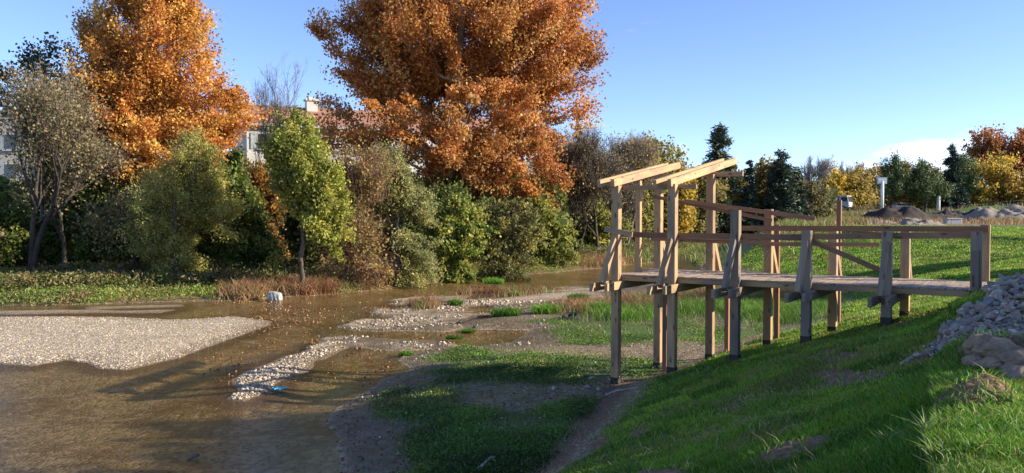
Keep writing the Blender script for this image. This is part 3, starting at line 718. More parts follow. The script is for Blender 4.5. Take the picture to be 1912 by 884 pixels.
# right of the big plane tree
fractal_tree('elm_tree', 'brown grey nearly leafless tree with dark forked trunks right of the rust plane tree', 1075, 70, 235, 200, 67, 6, (.15, .115, .095), M_DARKB, .26, 3, 6500, .15, BRN, clump=.45, up=.35, spread=.6, split0=.30, lean=.16)
fractal_tree('elm_tree', 'slender brown tree with a crooked dark trunk behind the platform roof', 1114, 76, 250, 170, 69, 6, (.15, .11, .09), M_DARKB, .2, 1, 5000, .16, BRN + [(.35, .27, .08)], clump=.5, up=.35, spread=.6, split0=.34, lean=.1)
fractal_tree('elm_tree', 'thin ochre brown twiggy tree between the forked trunks and the roof rafters', 1170, 84, 245, 150, 71, 6, (.2, .15, .13), M_GREYB, .2, 2, 6500, .18, YEL + BRN, clump=.5, up=.5, spread=.55, split0=.3)
mid = [
    (1030, 80, [(1040, 400, 50, 50)], [(.18, .2, .05), (.30, .28, .06)], 'green and yellow shrub far behind the dark forked trunks'),
    (1095, 82, [(1095, 415, 42, 36), (1130, 425, 40, 28)], [(.42, .36, .06), (.28, .27, .06), (.15, .17, .04)], 'yellowing shrub behind the front post of the platform'),
    (1185, 92, [(1190, 340, 45, 75), (1170, 400, 50, 50)], [(.24, .24, .07), (.34, .28, .07), (.16, .16, .05)], 'olive yellow tree behind the left roof rafters'),
    (1225, 100, [(1225, 320, 42, 62), (1205, 290, 30, 35), (1230, 390, 45, 60)], [(.32, .28, .07), (.42, .33, .07), (.22, .2, .06)], 'mustard green tree behind the roof of the platform'),
    (1270, 98, [(1268, 360, 30, 50), (1260, 410, 35, 40)], YEL, 'bright yellow tree seen between the roof posts'),
    (1305, 105, [(1305, 370, 40, 55), (1290, 420, 40, 36)], [(.28, .25, .08), (.36, .27, .08), (.19, .18, .06)], 'khaki tree seen right of the second roof post'),
    (1365, 112, [(1365, 365, 36, 50), (1350, 410, 42, 35)], [(.34, .28, .08), (.22, .2, .06), (.5, .36, .06)], 'khaki and gold tree below the ragged cedar'),
    (1432, 112, [(1432, 360, 28, 42), (1420, 400, 30, 30)], [(.30, .22, .07), (.24, .2, .06), (.42, .30, .06)], 'brown gold tree in front of the dark spruces'),
    (1505, 118, [(1510, 380, 30, 30), (1490, 400, 34, 20)], [(.14, .13, .05), (.20, .17, .07)], 'dull brown green bush at the right of the spruces'),
    (1545, 165, [(1545, 345, 32, 26), (1550, 370, 34, 22)], YEL, 'round yellow tree above the white lorry'),
    (1590, 168, [(1590, 352, 34, 30), (1600, 372, 34, 18)], [(.42, .33, .09), (.34, .28, .10), (.5, .36, .07)], 'pale yellow tree left of the white mast'),
    (1625, 172, [(1622, 355, 28, 30)], [(.36, .26, .09), (.28, .23, .09)], 'tawny tree just left of the white mast'),
    (1700, 182, [(1700, 335, 32, 28), (1690, 365, 40, 20)], [(.50, .29, .06), (.38, .22, .06)], 'amber tree between the two green pines'),
    (1830, 160, [(1830, 345, 50, 38), (1850, 320, 40, 30), (1815, 370, 45, 18)], YEL, 'large yellow tree below the orange planes at the right'),
    (1895, 158, [(1895, 350, 40, 34), (1910, 370, 40, 20)], [(.5, .33, .06), (.36, .30, .07), (.3, .17, .05)], 'gold and brown tree at the right edge'),
    (1650, 176, [(1650, 340, 28, 22)], [(.48, .24, .05), (.36, .2, .06)], 'rusty tree directly behind the white mast'),
    (1745, 176, [(1745, 350, 45, 32)], [(.28, .22, .08), (.16, .16, .06)], 'brown tree behind the pale concrete post'),
]
for i, (px, dp, lob, cols, lab) in enumerate(mid):
    n = 9000 if dp < 120 else 7000
    tree('broadleaf_tree', lab, 'tree', px, dp, lob, cols, 130, n, .22 + dp * .0013, .65 + dp * .002, .16, M_BARK, 200 + i, 'autumn trees along the far edge of the clearing', gap=.18, top=.75, twig=900, twig_len=1.6, twig_col=(.18, .14, .11))
tree('plane_tree', 'orange brown plane tree at the far right, left of its twin', 'plane tree', 1848, 185,
     [(1845, 275, 40, 32), (1830, 300, 35, 30), (1860, 310, 40, 35)], [(.42, .17, .06), (.34, .13, .05), (.46, .24, .09)], 190, 12000, .5, 1.1, .35, M_GREYB, 301, 'orange plane trees far off at the right', gap=.28)
tree('plane_tree', 'orange brown plane tree cut by the right edge of the picture', 'plane tree', 1908, 185,
     [(1905, 280, 36, 36), (1900, 315, 40, 35), (1925, 290, 40, 40)], [(.42, .17, .06), (.34, .13, .05), (.46, .24, .09)], 170, 11000, .5, 1.1, .35, M_GREYB, 303, 'orange plane trees far off at the right', gap=.28)
for i, (px, dp, tp_, w_, lab) in enumerate(((1505, 150, 292, 26, 'pale leafless tree just right of the dark spruces'), (1572, 178, 302, 24, 'leafless treetop behind the yellow trees, nearer the lorry'),
                                      (1597, 180, 300, 26, 'leafless treetop behind the yellow trees, nearer the mast'), (590, 110, 180, 26, 'wispy leafless treetop beside the chimney'))):
    fractal_tree('bare_tree', lab, px, dp, tp_, w_ * 2.2, 320 + i, 5, (.34, .28, .26), M_GREYB, .3, 2, up=.6, spread=.5)

conifer('cedar_tree', 'ragged dark cedar sticking up behind the roof of the platform', 1343, 108, 236, 130, CON, 401, None, 11000, .7, .15, .7)
conifer('spruce_tree', 'tall pointed dark spruce, highest of the spruces right of the platform', 1458, 108, 281, 104, CON, 403, 'dark spruces right of the platform', 13000, .4, .03, .6)
conifer('spruce_tree', 'narrow dark spruce at the left end of the spruces', 1400, 108, 300, 56, CON, 405, 'dark spruces right of the platform', 6000, .3, .03, .55)
conifer('spruce_tree', 'small spruce tip between the narrow spruce and the tall pointed one', 1422, 124, 294, 36, [(.06, .075, .05), (.05, .06, .04)], 407, 'dark spruces right of the platform', 4500, .3, .03, .55)
conifer('spruce_tree', 'blunt dark spruce at the right end of the spruces', 1486, 109, 312, 72, CON, 409, 'dark spruces right of the platform', 9000, .4, .03, .6)
conifer('fir_tree', 'dark fir tip poking out at the right shoulder of the rust plane tree', 1080, 84, 214, 40, CON, 411, None, 5000, .4, .1, .5)
tree('pine_tree', 'green pine with a thin leaning dark trunk right of the white mast', 'pine tree', 1664, 150,
     [(1672, 322, 24, 26), (1668, 345, 26, 20), (1674, 302, 12, 12)], PIN, 110, 9000, .38, .8, .22, M_DARKB, 421, 'green pines on the far embankment', gap=.15, aspect=.35, mat=M_NEEDLE, first=.45, top=.9, lean=(.6, 0))
tree('pine_tree', 'broad green pine in the middle of the embankment', 'pine tree', 1728, 150,
     [(1724, 335, 34, 30), (1735, 355, 32, 20), (1722, 312, 16, 14), (1705, 352, 22, 14)], PIN, 150, 13000, .38, .8, .25, M_DARKB, 423, 'green pines on the far embankment', gap=.12, aspect=.35, mat=M_NEEDLE, first=.3, top=.9)
conifer('cypress_tree', 'tall dark blue green cypress at the right of the pines', 1776, 152, 270, 66, [(.032, .055, .040), (.045, .07, .05)], 425, None, 12000, .3, .03, .6)
tree('pine_tree', 'light green pine leaning on the tall cypress', 'pine tree', 1800, 158,
     [(1800, 315, 22, 26), (1800, 345, 26, 26)], PIN + [(.13, .16, .05)], 110, 8000, .4, .8, .22, M_DARKB, 427, 'green pines on the far embankment', gap=.12, aspect=.35, mat=M_NEEDLE, first=.3, top=.9)
# more wood closing the view behind everything: one mass
def wood_mass(name, label, spans, cols, seed, leaf, n):
    r = np.random.default_rng(seed); Ps, Cs = [], []
    for (x0, x1, y0, y1, dp, m) in spans:
        k = int(n * m); px = x0 + (x1 - x0) * r.random(k); f = r.random(k)
        top_ = y0 + 16 * np.sin(px * .05 + seed) * .6 + 22 * (vnoise(px, px * 0, 26, seed) - .5)
        py = top_ + (y1 - top_) * f ** .9; dd = dp + r.normal(size=k) * 3
        X = (px - 956) / F * dd; Z = EYE + (400 - py) / F * dd; Ps.append(np.stack([X, dd, Z], -1))
    P = np.vstack(Ps); k = len(P); N = unit(r.normal(size=(k, 3))); L_ = leaf * (.6 + .8 * r.random(k))
    cid = ((P[:, 0] * .35).astype(int) * 7 + (P[:, 2] * .5).astype(int)) % 97
    v, f = kites(P, N, L_, L_ * .8, .5, r); o = link(name, np_mesh(name, v, f, M_LEAF, palette(cols, k, np.abs(cid), r, .25)))
    tag(o, label, 'woodland', kind='stuff'); return o
wood_mass('distant_woodland', 'belt of dull green and brown trees closing the view behind the clearing', [(1020, 1560, 350, 425, 135, 1.0), (1500, 2050, 350, 392, 200, .8)], [(.18, .17, .06), (.10, .11, .04), (.26, .21, .08)], 5, .75, 26000)
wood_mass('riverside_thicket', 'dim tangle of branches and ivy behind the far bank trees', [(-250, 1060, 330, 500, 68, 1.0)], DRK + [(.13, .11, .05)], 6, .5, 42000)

# ------------------------------------------------------------------ houses beyond the trees
M_WALL = simple('pale render', (.40, .38, .34), .9, 1.5, .1); M_WALLB = simple('white render', (.50, .48, .43), .9, 1.2, .07)
M_GLASS = simple('window glass', (.04, .05, .06), .15, 3, .2, .8); M_SHUT = simple('grey shutter', (.34, .36, .37), .6, 5, .1)
def tile_mat():
    m, nt, out = newmat('terracotta tiles'); g = nt.nodes.new('ShaderNodeNewGeometry')
    w_ = nt.nodes.new('ShaderNodeTexWave'); w_.inputs['Scale'].default_value = 2.2; w_.inputs['Distortion'].default_value = .4; lk(nt, g.outputs['Position'], w_.inputs[0])
    n = noise(nt, g.outputs['Position'], 3, 5); c = mixrgb(nt, rng_(nt, n, .3, .7), (.30, .13, .08), (.44, .24, .16)); c = mixrgb(nt, mth(nt, 'MULTIPLY', w_.outputs[0], .35), c, (.16, .07, .05))
    pbsdf(nt, out, c, .85, bump(nt, w_.outputs[0], .5, .05)); return m
M_TILE = tile_mat()
def house(name, label, p0, p1, depthm, z0, eave, ridge, wallm, wins, roof=True, chimney=None, rows=(0,)):
    """p0,p1: front facade corners (x,y); body behind; wins per row"""
    p0 = Vector((*p0, 0)); p1 = Vector((*p1, 0)); d = (p1 - p0); L = d.length; d.normalize(); n = Vector((-d.y, d.x, 0))
    rz = math.atan2(d.y, d.x); root = empty(name, (p0.x, p0.y, z0), rz); tag(root, label, 'house')
    hh = eave - z0; MB().box((L / 2, depthm / 2, hh / 2), L / 2, depthm / 2, hh / 2).build('wall', wallm, root)
    if roof:
        rh = ridge - eave; o = .7
        pr = [(-o, -o, hh + .02), (-o, depthm / 2, hh + rh), (-o, depthm + o, hh + .02), (-o, depthm + o, hh - .2), (-o, depthm / 2, hh + rh - .25), (-o, -o, hh - .2)]
        mb = MB(); mb.prism([Vector(q) for q in pr], (0, 0, 0), (L + 2 * o, 0, 0)); rf = mb.build('roof', M_TILE, root)
        g_ = MB().prism([Vector((0.01, .01, hh)), Vector((.01, depthm / 2, hh + rh - .27)), Vector((.01, depthm - .01, hh))], (0, 0, 0), (L - .02, 0, 0)).build('gable', wallm, root)
        MB().box((L / 2, -o + .02, hh - .14), L / 2 + o, .06, .12).build('gutter', M_SHUT, root)
        if chimney is not None:
            for cx in chimney:
                ch = MB().box((cx, depthm * .42, hh + rh * .9), .6, .45, .9).box((cx, depthm * .42, hh + rh * .9 + .98), .75, .6, .1).box((cx, depthm * .42, hh + rh * .9 + 1.2), .35, .3, .12).build('chimney', M_WALLB, rf)
    else:
        MB().box((L / 2, depthm / 2, hh + .25), L / 2 + .15, depthm / 2 + .15, .25).build('parapet', wallm, root)
    for zf in rows:
        for k in range(wins):
            cx = L * (k + .5) / wins
            w_ = MB().box((cx, -.03, zf), .62, .05, .82).box((cx, -.10, zf - .9), .75, .12, .05).build('window', M_WALLB, root)
            MB().box((cx - .28, -.095, zf), .24, .02, .72).box((cx + .28, -.095, zf), .24, .02, .72).build('pane', M_GLASS, w_)
            for sx_ in (-.98, .98): MB().box((cx + sx_, -.06, zf), .3, .04, .82).build('shutter', M_SHUT, root)
    return root
a = at_d(-160, 400, 82); b = at_d(150, 400, 84); za = 2.5
house('apartment_block', 'pale flat roofed block glimpsed through the trees at the left edge', a[:2], b[:2], 12, za, at_d(0, 212, 82)[2], 0, M_WALL, 6, False, rows=(3.0, 6.0, 9.0))
a = at_d(462, 400, 84); b = at_d(1040, 400, 100)
house('long_house', 'long pale house with terracotta tiled roof and chimney behind the bright green tree', a[:2], b[:2], 11, za, at_d(500, 230, 84)[2], at_d(500, 192, 88)[2], M_WALLB, 11, True, (7.6, 22.0), rows=(2.6, 5.6, 9.2))
a = at_d(600, 400, 66); b = at_d(700, 400, 70)
house('garden_shed', 'dark tiled outbuilding roof half hidden behind the rust brown thicket', a[:2], b[:2], 5, 2.2, at_d(640, 358, 66)[2], at_d(640, 330, 68)[2], M_SHUT, 2, True, rows=(1.6,))

# ------------------------------------------------------------------ the wooden platform
DIR = Vector((-2356, F, 0)).normalized(); NRM = Vector((F, 2356, 0)).normalized()    # along the deck, across it
Z_DECK = EYE - 1.38
def near_pt(px):
    d = 16.5 * 2907 / (px + 1400); return Vector(((px - 956) / F * d, d, 0))
NEARX = (1151, 1256, 1374, 1507, 1657, 1824); WID = 2.43
near = [near_pt(p) for p in NEARX]
# straighten onto one line
o0 = near[2]; near = [o0 + DIR * (p - o0).dot(DIR) for p in near]
def add_grain(o, along):
    """object-space coordinates with y along the member, stored as the attribute 'grain'"""
    me = o.data; al = Vector(along).normalized(); s = al.cross(Vector((0, 0, 1)) if abs(al.z) < .9 else Vector((1, 0, 0))).normalized(); t = al.cross(s)
    a = me.attributes.new('grain', 'FLOAT_VECTOR', 'POINT')
    for i, v in enumerate(me.vertices): a.data[i].vector = (v.co.dot(s), v.co.dot(al), v.co.dot(t))
plat = empty('wooden_platform', (near[3].x, near[3].y, 0)); tag(plat, 'long wooden viewing platform on square posts with plank rails and open roof rafters', 'platform')
PO = Vector(plat.location)
def member(name, a, b, w, h, mat, side=None, parent=plat, bevel=.006):
    a = Vector(a) - PO; b = Vector(b) - PO
    o = MB().beam(a, b, w, h, side).build(name, mat, parent, bevel=bevel); add_grain(o, b - a); return o
UP = Vector((0, 0, 1)); PW = .18
def rel(v, z): return Vector((v.x, v.y, z))
def yz(px, py, ref):     # height at the depth of ref for a picture row
    return EYE + (400 - py) / F * ref.y
near_tops = [2.02, 2.02, None, None, None, None]
n_top_py = (347, 344, 393, 431, 432, 433); f_top_py = (333, 326, 391, 428, 428, 420)
n_bot = [.22, .62, 1.1, 1.7, 2.1, 2.2]
far = [p + NRM * WID for p in near]
M_FOOT = simple('dark stained post foot', (.05, .04, .035), .8, 12, .3)
M_BOLT = simple('galvanised bolt', (.30, .30, .30), .45, 20, .2, .5, .8)
for i, p in enumerate(near):
    gm = M_WOOD if i < 2 else M_WOODG
    for j, q in enumerate((p, far[i])):
        zt = yz(0, (n_top_py if j == 0 else f_top_py)[i], q); zb = H(q.x, q.y) - .35
        mm = gm if j == 0 else M_WOOD
        member('post', rel(q, zb), rel(q, zt), PW, PW, mm, NRM)
        MB().box(rel(q, zb + .40) - PO, PW / 2 + .004, PW / 2 + .004, .10, Matrix.Rotation(math.atan2(DIR.y, DIR.x), 3, 'Z')).build('post_foot', M_FOOT, plat)
    # twin cross beams clasping the posts, struts between their ends
    if i < 5:
        for s in (-1, 1):
            off = DIR * s * (PW / 2 + .045)
            ext = 1.0 if s > 0 else .80
            member('cross_beam', rel(p - NRM * ext + off, Z_DECK - .235), rel(far[i] + NRM * .8 + off, Z_DECK - .235), .075, .18, M_WOODG if i > 1 else M_WOOD, UP.cross(NRM))
        for q, sg in ((p, -1), (far[i], 1)):
            a = q + NRM * sg * .72; b = q + NRM * sg * (PW / 2 + .02)
            member('strut', rel(a, Z_DECK - .16), rel(b, Z_DECK + .82), .10, .16, M_WOODG if (i > 1 and sg < 0) else M_WOOD, DIR)
            mbx = MB()
            for zz in (.72, ): mbx.tube([rel(q, Z_DECK + zz) - PO - NRM * (PW / 2 + .0) * sg * -1 + NRM * sg * 0 , rel(q, Z_DECK + zz) - PO + NRM * sg * (PW / 2 + .03)], .018, 8)
            f2 = -NRM; mbx.tube([rel(q, Z_DECK + .50) - PO + f2 * (PW / 2 - .01), rel(q, Z_DECK + .50) - PO + f2 * (PW / 2 + .012)], .02, 8)
            mbx.build('bolt', M_BOLT, plat)
    else:
        member('strut', rel(p - NRM * .2, Z_DECK - .45), rel(p - NRM * (PW / 2 + .03), Z_DECK + .72), .10, .14, M_WOODG, DIR)
# end-side middle post, thinner
mp_ = near[0] + NRM * WID * .5
member('post', rel(mp_, Z_DECK - .2), rel(mp_, yz(0, 338, mp_)), .12, .12, M_WOOD, NRM)
# stringers and deck boards
e0 = near[0] + DIR * .12; e1 = near[5] - DIR * .05
inn = PW / 2 + .03
for k, off in enumerate((inn, .8, 1.6, WID - inn)):
    member('stringer', rel(e0 + NRM * off, Z_DECK - .092), rel(e1 + NRM * off, Z_DECK - .092), .06, .104, M_WOOD, NRM)
nb = int((e1 - e0).length / .145); mb = MB(); rr = random.Random(4)
gr = []
for k in range(nb + 1):
    c0 = e0 - DIR * (.07 + k * .145); a = c0 + NRM * (PW / 2 + .01 - rr.random() * .03 ); b = c0 + NRM * (WID - PW / 2 - .005)
    zz = Z_DECK - .018 + rr.uniform(-.004, .004)
    mb.beam(rel(a, zz) - PO, rel(b, zz) - PO, .134, .036, UP.cross(NRM)); gr.append(k)
dk = mb.build('deck', M_DECK, plat)
a_ = dk.data.attributes.new('grain', 'FLOAT_VECTOR', 'POINT')
for i, v in enumerate(dk.data.vertices):
    k = i // 8; a_.data[i].vector = (v.co.dot(DIR) + k * 3.7, v.co.dot(NRM) + k * 1.3, v.co.z)
# rails: (name, start px on line, height px, end px, height px, line offset across, material)
def line_at(px, off):
    """point of the line (near line shifted by off across) seen at picture column px"""
    o = near[0] + NRM * off; k = (px - 956) / F
    t = (k * o.y - o.x) / (DIR.x - k * DIR.y); return o + DIR * t
def rail(x0, y0, x1, y1, off, w=.035, h=.12, mat=M_PLANKR, name='rail'):
    a = line_at(x0, off); b = line_at(x1, off)
    return member(name, rel(a, yz(0, y0, a)), rel(b, yz(0, y1, b)), w, h, mat, NRM, bevel=.003)
ni = PW / 2 + .02; fi = WID - PW / 2 - .02
rail(1152, 438, 1500, 444, ni); rail(1400, 443.5, 1822, 439, ni + .037)
rail(1370, 426.5, 1560, 427, fi); rail(1552, 427, 1846, 428.5, fi - .037)
rail(1217, 446, 1452, 456, fi - .0, h=.09); rail(1286, 443, 1366, 445, fi - .04, h=.10, mat=M_WOOD); rail(1425, 456, 1642, 457, fi - .037, h=.09)
rail(1218, 367, 1442, 412, fi - .037, h=.085, name='brace'); rail(1278, 376, 1522, 409, fi - .075, h=.10, name='brace')
rail(1512, 449, 1652, 508, ni + .037, h=.10, name='brace', mat=M_PLANKR)
# slanting end board nailed across the first post
a = near[0] - NRM * .30 + DIR * .13; b = near[0] + NRM * .55 + DIR * .13
member('rail', rel(near[0] + DIR * .25 - NRM * .11, yz(0, 428, near[0])), rel(near[0] - DIR * .45 - NRM * .11, yz(0, 437.5, near[0])), .035, .12, M_WOOD, NRM, bevel=.003)
member('rail', rel(near[0] + DIR * .11 - NRM * .05, yz(0, 440, near[0])), rel(far[0] + DIR * .11 + NRM * .1, yz(0, 440, far[0])), .035, .10, M_PLANKR, DIR, bevel=.003)
# roof: two plates along the deck, two pairs of rafters across
zn = yz(0, 346, near[1]) - .04; zf_ = yz(0, 326, far[1])
member('wall_plate', rel(near[0] + DIR * .25 + NRM * .13, zn), rel(near[1] - DIR * .5 + NRM * .13, zn), .07, .10, M_WOOD, NRM)
member('wall_plate', rel(far[0] + DIR * .25 + NRM * .13, zf_), rel(far[1] - DIR * .75 + NRM * .13, zf_), .07, .12, M_WOOD, NRM)
for i, (nx, fx) in enumerate(((0.20, 1.55), (.20, 2.05))):
    for dlt, cut in ((.0, 0), (.30, .10)):
        a = near[i] + DIR * dlt - NRM * (nx + cut); b = far[i] + DIR * dlt + NRM * (fx - cut - .2)
        z_n = yz(0, 346, near[i]) + .07; sl_r = (zf_ + .13 - z_n - .0) / WID
        za_ = z_n - (nx + cut) * sl_r; zb_ = z_n + (WID + fx - cut - .2) * sl_r
        member('rafter', rel(a, za_), rel(b, zb_), .085, .17, M_WOOD, DIR)

# loose stakes behind the platform
for i, (px, dep, tpy, bot, lab) in enumerate(((1567, 21.5, 374, None, 'reddish wooden stake standing tall behind the middle of the platform rail'),
                                          (1452, 20.6, 420, None, 'thin wooden stake close behind a far side post of the platform'),
                                          (1359, 21.5, 545, None, 'short wooden stake under the deck left of the third front post'),
                                          (1243, 20.0, 545, None, 'short wooden stake under the deck between the first two front posts'))):
    q = at_d(px, 400, dep); g_ = H(q[0], q[1]); zt = at_d(px, tpy, dep)[2]
    st = MB().beam((0, 0, -.3), (0, 0, zt - g_), .11, .11, NRM).build('wooden_stake', M_PLANKR, bevel=.005); add_grain(st, UP)
    st.location = (q[0], q[1], g_); tag(st, lab, 'stake', 'stakes behind the platform')

# ------------------------------------------------------------------ stones
def stone_mesh(seed, k=2, flat=.7):
    import bmesh
    r = random.Random(seed); bm = bmesh.new(); bmesh.ops.create_icosphere(bm, subdivisions=k, radius=.5)
    sx, sy, sz = r.uniform(.8, 1.25), r.uniform(.65, 1.0), r.uniform(.5, .85) * flat
    planes = [(Vector((r.gauss(0, 1), r.gauss(0, 1), r.gauss(0, 1))).normalized(), r.uniform(.15, .33)) for _ in range(7)]
    for v in bm.verts:
        for n_, d_ in planes:
            e = v.co.dot(n_) - d_
            if e > 0: v.co -= n_ * e
        v.co += v.normal * r.uniform(-.010, .010)
        v.co.x *= sx; v.co.y *= sy; v.co.z *= sz
    me = bpy.data.meshes.new('stone'); bm.to_mesh(me); bm.free(); return me
SM = [stone_mesh(i, 2) for i in range(9)]; SB = [stone_mesh(40 + i, 2) for i in range(4)]; SF = [stone_mesh(60 + i, 3) for i in range(4)]
for m_ in SM + SF: m_.materials.append(M_STONE)
for m_ in SB: m_.materials.append(M_STONEB)
def clod_mesh(seed):
    import bmesh
    from mathutils import noise as mn
    bm = bmesh.new(); bmesh.ops.create_icosphere(bm, subdivisions=4, radius=.5)
    for v in bm.verts:
        p = v.co * 2.2 + Vector((seed * 7.3, 0, 0)); d = mn.fractal(p, .8, 2.1, 4) * .20 + mn.fractal(p * 3.5, .7, 2.1, 3) * .06
        v.co *= (1 + d); v.co.z *= .75; v.co.x *= 1.15
    me = bpy.data.meshes.new('earth_clod'); bm.to_mesh(me); bm.free(); return me
SMK = []
for mm_ in (M_STONE, M_STONEP, M_STONEG):
    L_ = []
    for m_ in SM:
        c_ = m_.copy(); c_.materials.clear(); c_.materials.append(mm_); L_.append(c_)
    SMK.append(L_)
def put_stone(x, y, s, label, group=None, mesh=None, sink=.2, z=None, name='stone'):
    o = link(name, mesh or random.choice(SM)); zz = H(x, y) if z is None else z
    o.location = (x, y, zz + s * (.3 - sink)); o.rotation_euler = (random.uniform(-.4, .4), random.uniform(-.4, .4), random.uniform(0, 6.28))
    o.scale = (s, s * random.uniform(.85, 1.1), s * random.uniform(.8, 1.1)); tag(o, label, 'stone', group); return o
# heap: 300 individual rubble stones
r = np.random.default_rng(77); cnt = 0; cand = []
X = r.uniform(4.4, 15, 110000); Y = r.uniform(9.4, 16.5, 110000); S_ = sdf(PILE, X, Y) + fbm(X, Y, .8, 3, 5) * .7
ok = (S_ > -.05) & (X / Y < .68); X, Y, S_ = X[ok], Y[ok], S_[ok]
Z = terrain(X, Y)[0]
size = .042 + .085 * r.random(len(X)) ** 2.8 + .012 * np.clip((Y - 10) / 6, 0, 1)
size[S_ < .35] *= 1.15
pack = []; chosen = []
order = np.argsort(-size); cells = {}
for i in order:
    k = (int(X[i] / .09), int(Y[i] / .09)); hit = False
    for dx in (-1, 0, 1):
        for dy in (-1, 0, 1):
            for j in cells.get((k[0] + dx, k[1] + dy), ()):
                if (X[i] - X[j]) ** 2 + (Y[i] - Y[j]) ** 2 < (.36 * (size[i] + size[j])) ** 2: hit = True; break
            if hit: break
        if hit: break
    if hit: continue
    cells.setdefault(k, []).append(i); chosen.append(i)
chosen = np.array(chosen); app = size[chosen] / Y[chosen]; o_ = np.argsort(-app)
big, rest = chosen[o_[:300]], chosen[o_[300:]]
for i in big:
    kk = int(r.integers(0, 3)); tone_ = ('cream', 'pinkish', 'grey')[kk]
    d_ = sdf(PILE, np.array([X[i]]), np.array([Y[i]]))[0]
    zone = 'on the grassy tip of the heap' if X[i] < 5.9 else 'along the lower edge of the heap' if d_ < .45 and Y[i] < 11 else ('on the deck side of the heap, low down' if X[i] < 7.6 else 'on the deck side of the heap, halfway up' if X[i] < 8.8 else 'beside the last front post of the deck') if d_ < .6 else 'on the near face of the heap' if Y[i] < 11.5 else 'high on the crest of the heap' if Y[i] > 13 else ('in the middle of the heap, left half' if X[i] < 8.2 else 'in the middle of the heap, right half')
    big_ = 'large' if size[i] > .118 else 'middling' if size[i] > .10 else 'small'; tl = (r.uniform(-.9, .9), r.uniform(-.9, .9)); po_ = 'tilted' if max(abs(tl[0]), abs(tl[1])) > .6 else 'flat'
    so_ = put_stone(X[i], Y[i], size[i] * 1.3 * r.uniform(.85, 1.35), f'{big_} {tone_} rubble stone lying {po_} {zone}', 'rubble stones of the heap', z=Z[i] + r.uniform(-.01, .05), sink=.1, mesh=SMK[kk][int(r.integers(0, 9))])
    so_.rotation_euler = (tl[0], tl[1], r.uniform(0, 6.28))
def stone_cloud(name, label, X, Y, Z, S, mat, seed, kind='stuff', cat='gravel', tone0=.38):
    r = np.random.default_rng(seed); base = []
    for m_ in SM[:6]:
        import bmesh
        co = np.zeros(len(m_.vertices) * 3); m_.vertices.foreach_get('co', co); base.append(co.reshape(-1, 3))
    # low poly stones: deformed octa/ico
    bm = bmesh.new(); bmesh.ops.create_icosphere(bm, subdivisions=1, radius=.5); bm.verts.ensure_lookup_table()
    bv = np.array([v.co[:] for v in bm.verts]); bf = np.array([[v.index for v in f.verts] for f in bm.faces]); bm.free()
    n = len(X); v = bv[None] * (1 + r.normal(size=(n, len(bv), 1)) * .13) * (S[:, None, None] * np.stack([r.uniform(.8, 1.3, n), r.uniform(.7, 1.1, n), r.uniform(.45, .8, n)], -1)[:, None, :])
    a = r.random(n) * 6.28; ca, sa = np.cos(a), np.sin(a); tx = r.normal(size=n) * .35
    y2 = v[:, :, 1] * np.cos(tx)[:, None] - v[:, :, 2] * np.sin(tx)[:, None]; z2 = v[:, :, 1] * np.sin(tx)[:, None] + v[:, :, 2] * np.cos(tx)[:, None]
    x3 = v[:, :, 0] * ca[:, None] - y2 * sa[:, None]; y3 = v[:, :, 0] * sa[:, None] + y2 * ca[:, None]
    v = np.stack([x3 + X[:, None], y3 + Y[:, None], z2 + (Z + S * .12)[:, None]], -1).reshape(-1, 3)
    f = (bf[None] + (np.arange(n) * len(bv))[:, None, None]).reshape(-1, 3)
    tone = np.repeat(np.clip(tone0 * (1 + .55 * fbm(X * .6, Y * 1.4, 2.5, 4, 88) + .35 * fbm(X, Y, .5, 2, 89)) + r.normal(size=n) * .12, .14, .82), len(bf)); c = np.stack([tone, tone * .82, tone * .59], -1)
    o = link(name, np_mesh(name, v, f, mat, c)); tag(o, label, cat, kind=kind); return o
m_, nt, out = newmat('loose gravel stone'); at = nd(nt, 'ShaderNodeAttribute', attribute_name='col'); pbsdf(nt, out, at.outputs[0], .9); M_PEB = m_
stone_cloud('rubble', 'mass of smaller pale rubble filling the heap at the deck end', X[rest], Y[rest], Z[rest] + r.uniform(-.01, .04, len(rest)), size[rest] * 1.25, M_PEB, 3)
X = rng.uniform(4.5, 12, 9000); Y = rng.uniform(6.5, 12, 9000); Z, s1, b1, t1 = terrain(X, Y); dr = sdf(ROAD, X, Y); dp = sdf(PILE, X, Y)
ok = (dp < .1) & (rng.random(9000) < np.maximum(sstep(dr, -.3, .6) * .8, sstep(dp, -.9, .1) * .35)); 
stone_cloud('path_gravel', 'loose gravel and strays on the bank path below the heap', X[ok], Y[ok], Z[ok] - .005, .02 + .06 * rng.random(ok.sum()) ** 2.5, M_PEB, 31, tone0=.34)
# pebbles on the bars and the flat
n = 70000; px = rng.uniform(380, 1180, n); py = rng.uniform(560, 884, n); px = np.where((px < 530) & (py < 650), px + 500, px)
q = np.array([on_z(a, b, .1) for a, b in zip(px, py)]); z, s1, b1, t1 = terrain(q[:, 0], q[:, 1])
mk = masks(q[:, 0], q[:, 1], z, s1, b1, t1); ok = (z > .012) & (t1 < .1) & (rng.random(n) < np.where(b1 > 0, .9, np.where(s1 < 0, .5 * sstep(fbm(q[:, 0], q[:, 1], .9, 3, 313), -.05, .12), .02 + .30 * mk[:, 0])) * np.clip((s1 > 0) * .5 + (s1 <= 0), 0, 1))
stone_cloud('pebbles', 'pale pebbles strewn over the small gravel bars and the flat', q[ok, 0], q[ok, 1], z[ok], .018 + .05 * rng.random(ok.sum()) ** 4 * np.hypot(q[ok, 0], q[ok, 1]) / 14 + .0007 * np.hypot(q[ok, 0], q[ok, 1]), M_PEB, 5)
n = 40000; px = rng.uniform(-60, 520, n); py = rng.uniform(588, 700, n)
q = np.array([on_z(a, b, .1) for a, b in zip(px, py)]); z, s1, b1, t1 = terrain(q[:, 0], q[:, 1]); ok = (b1 > 0) & (z > .01)
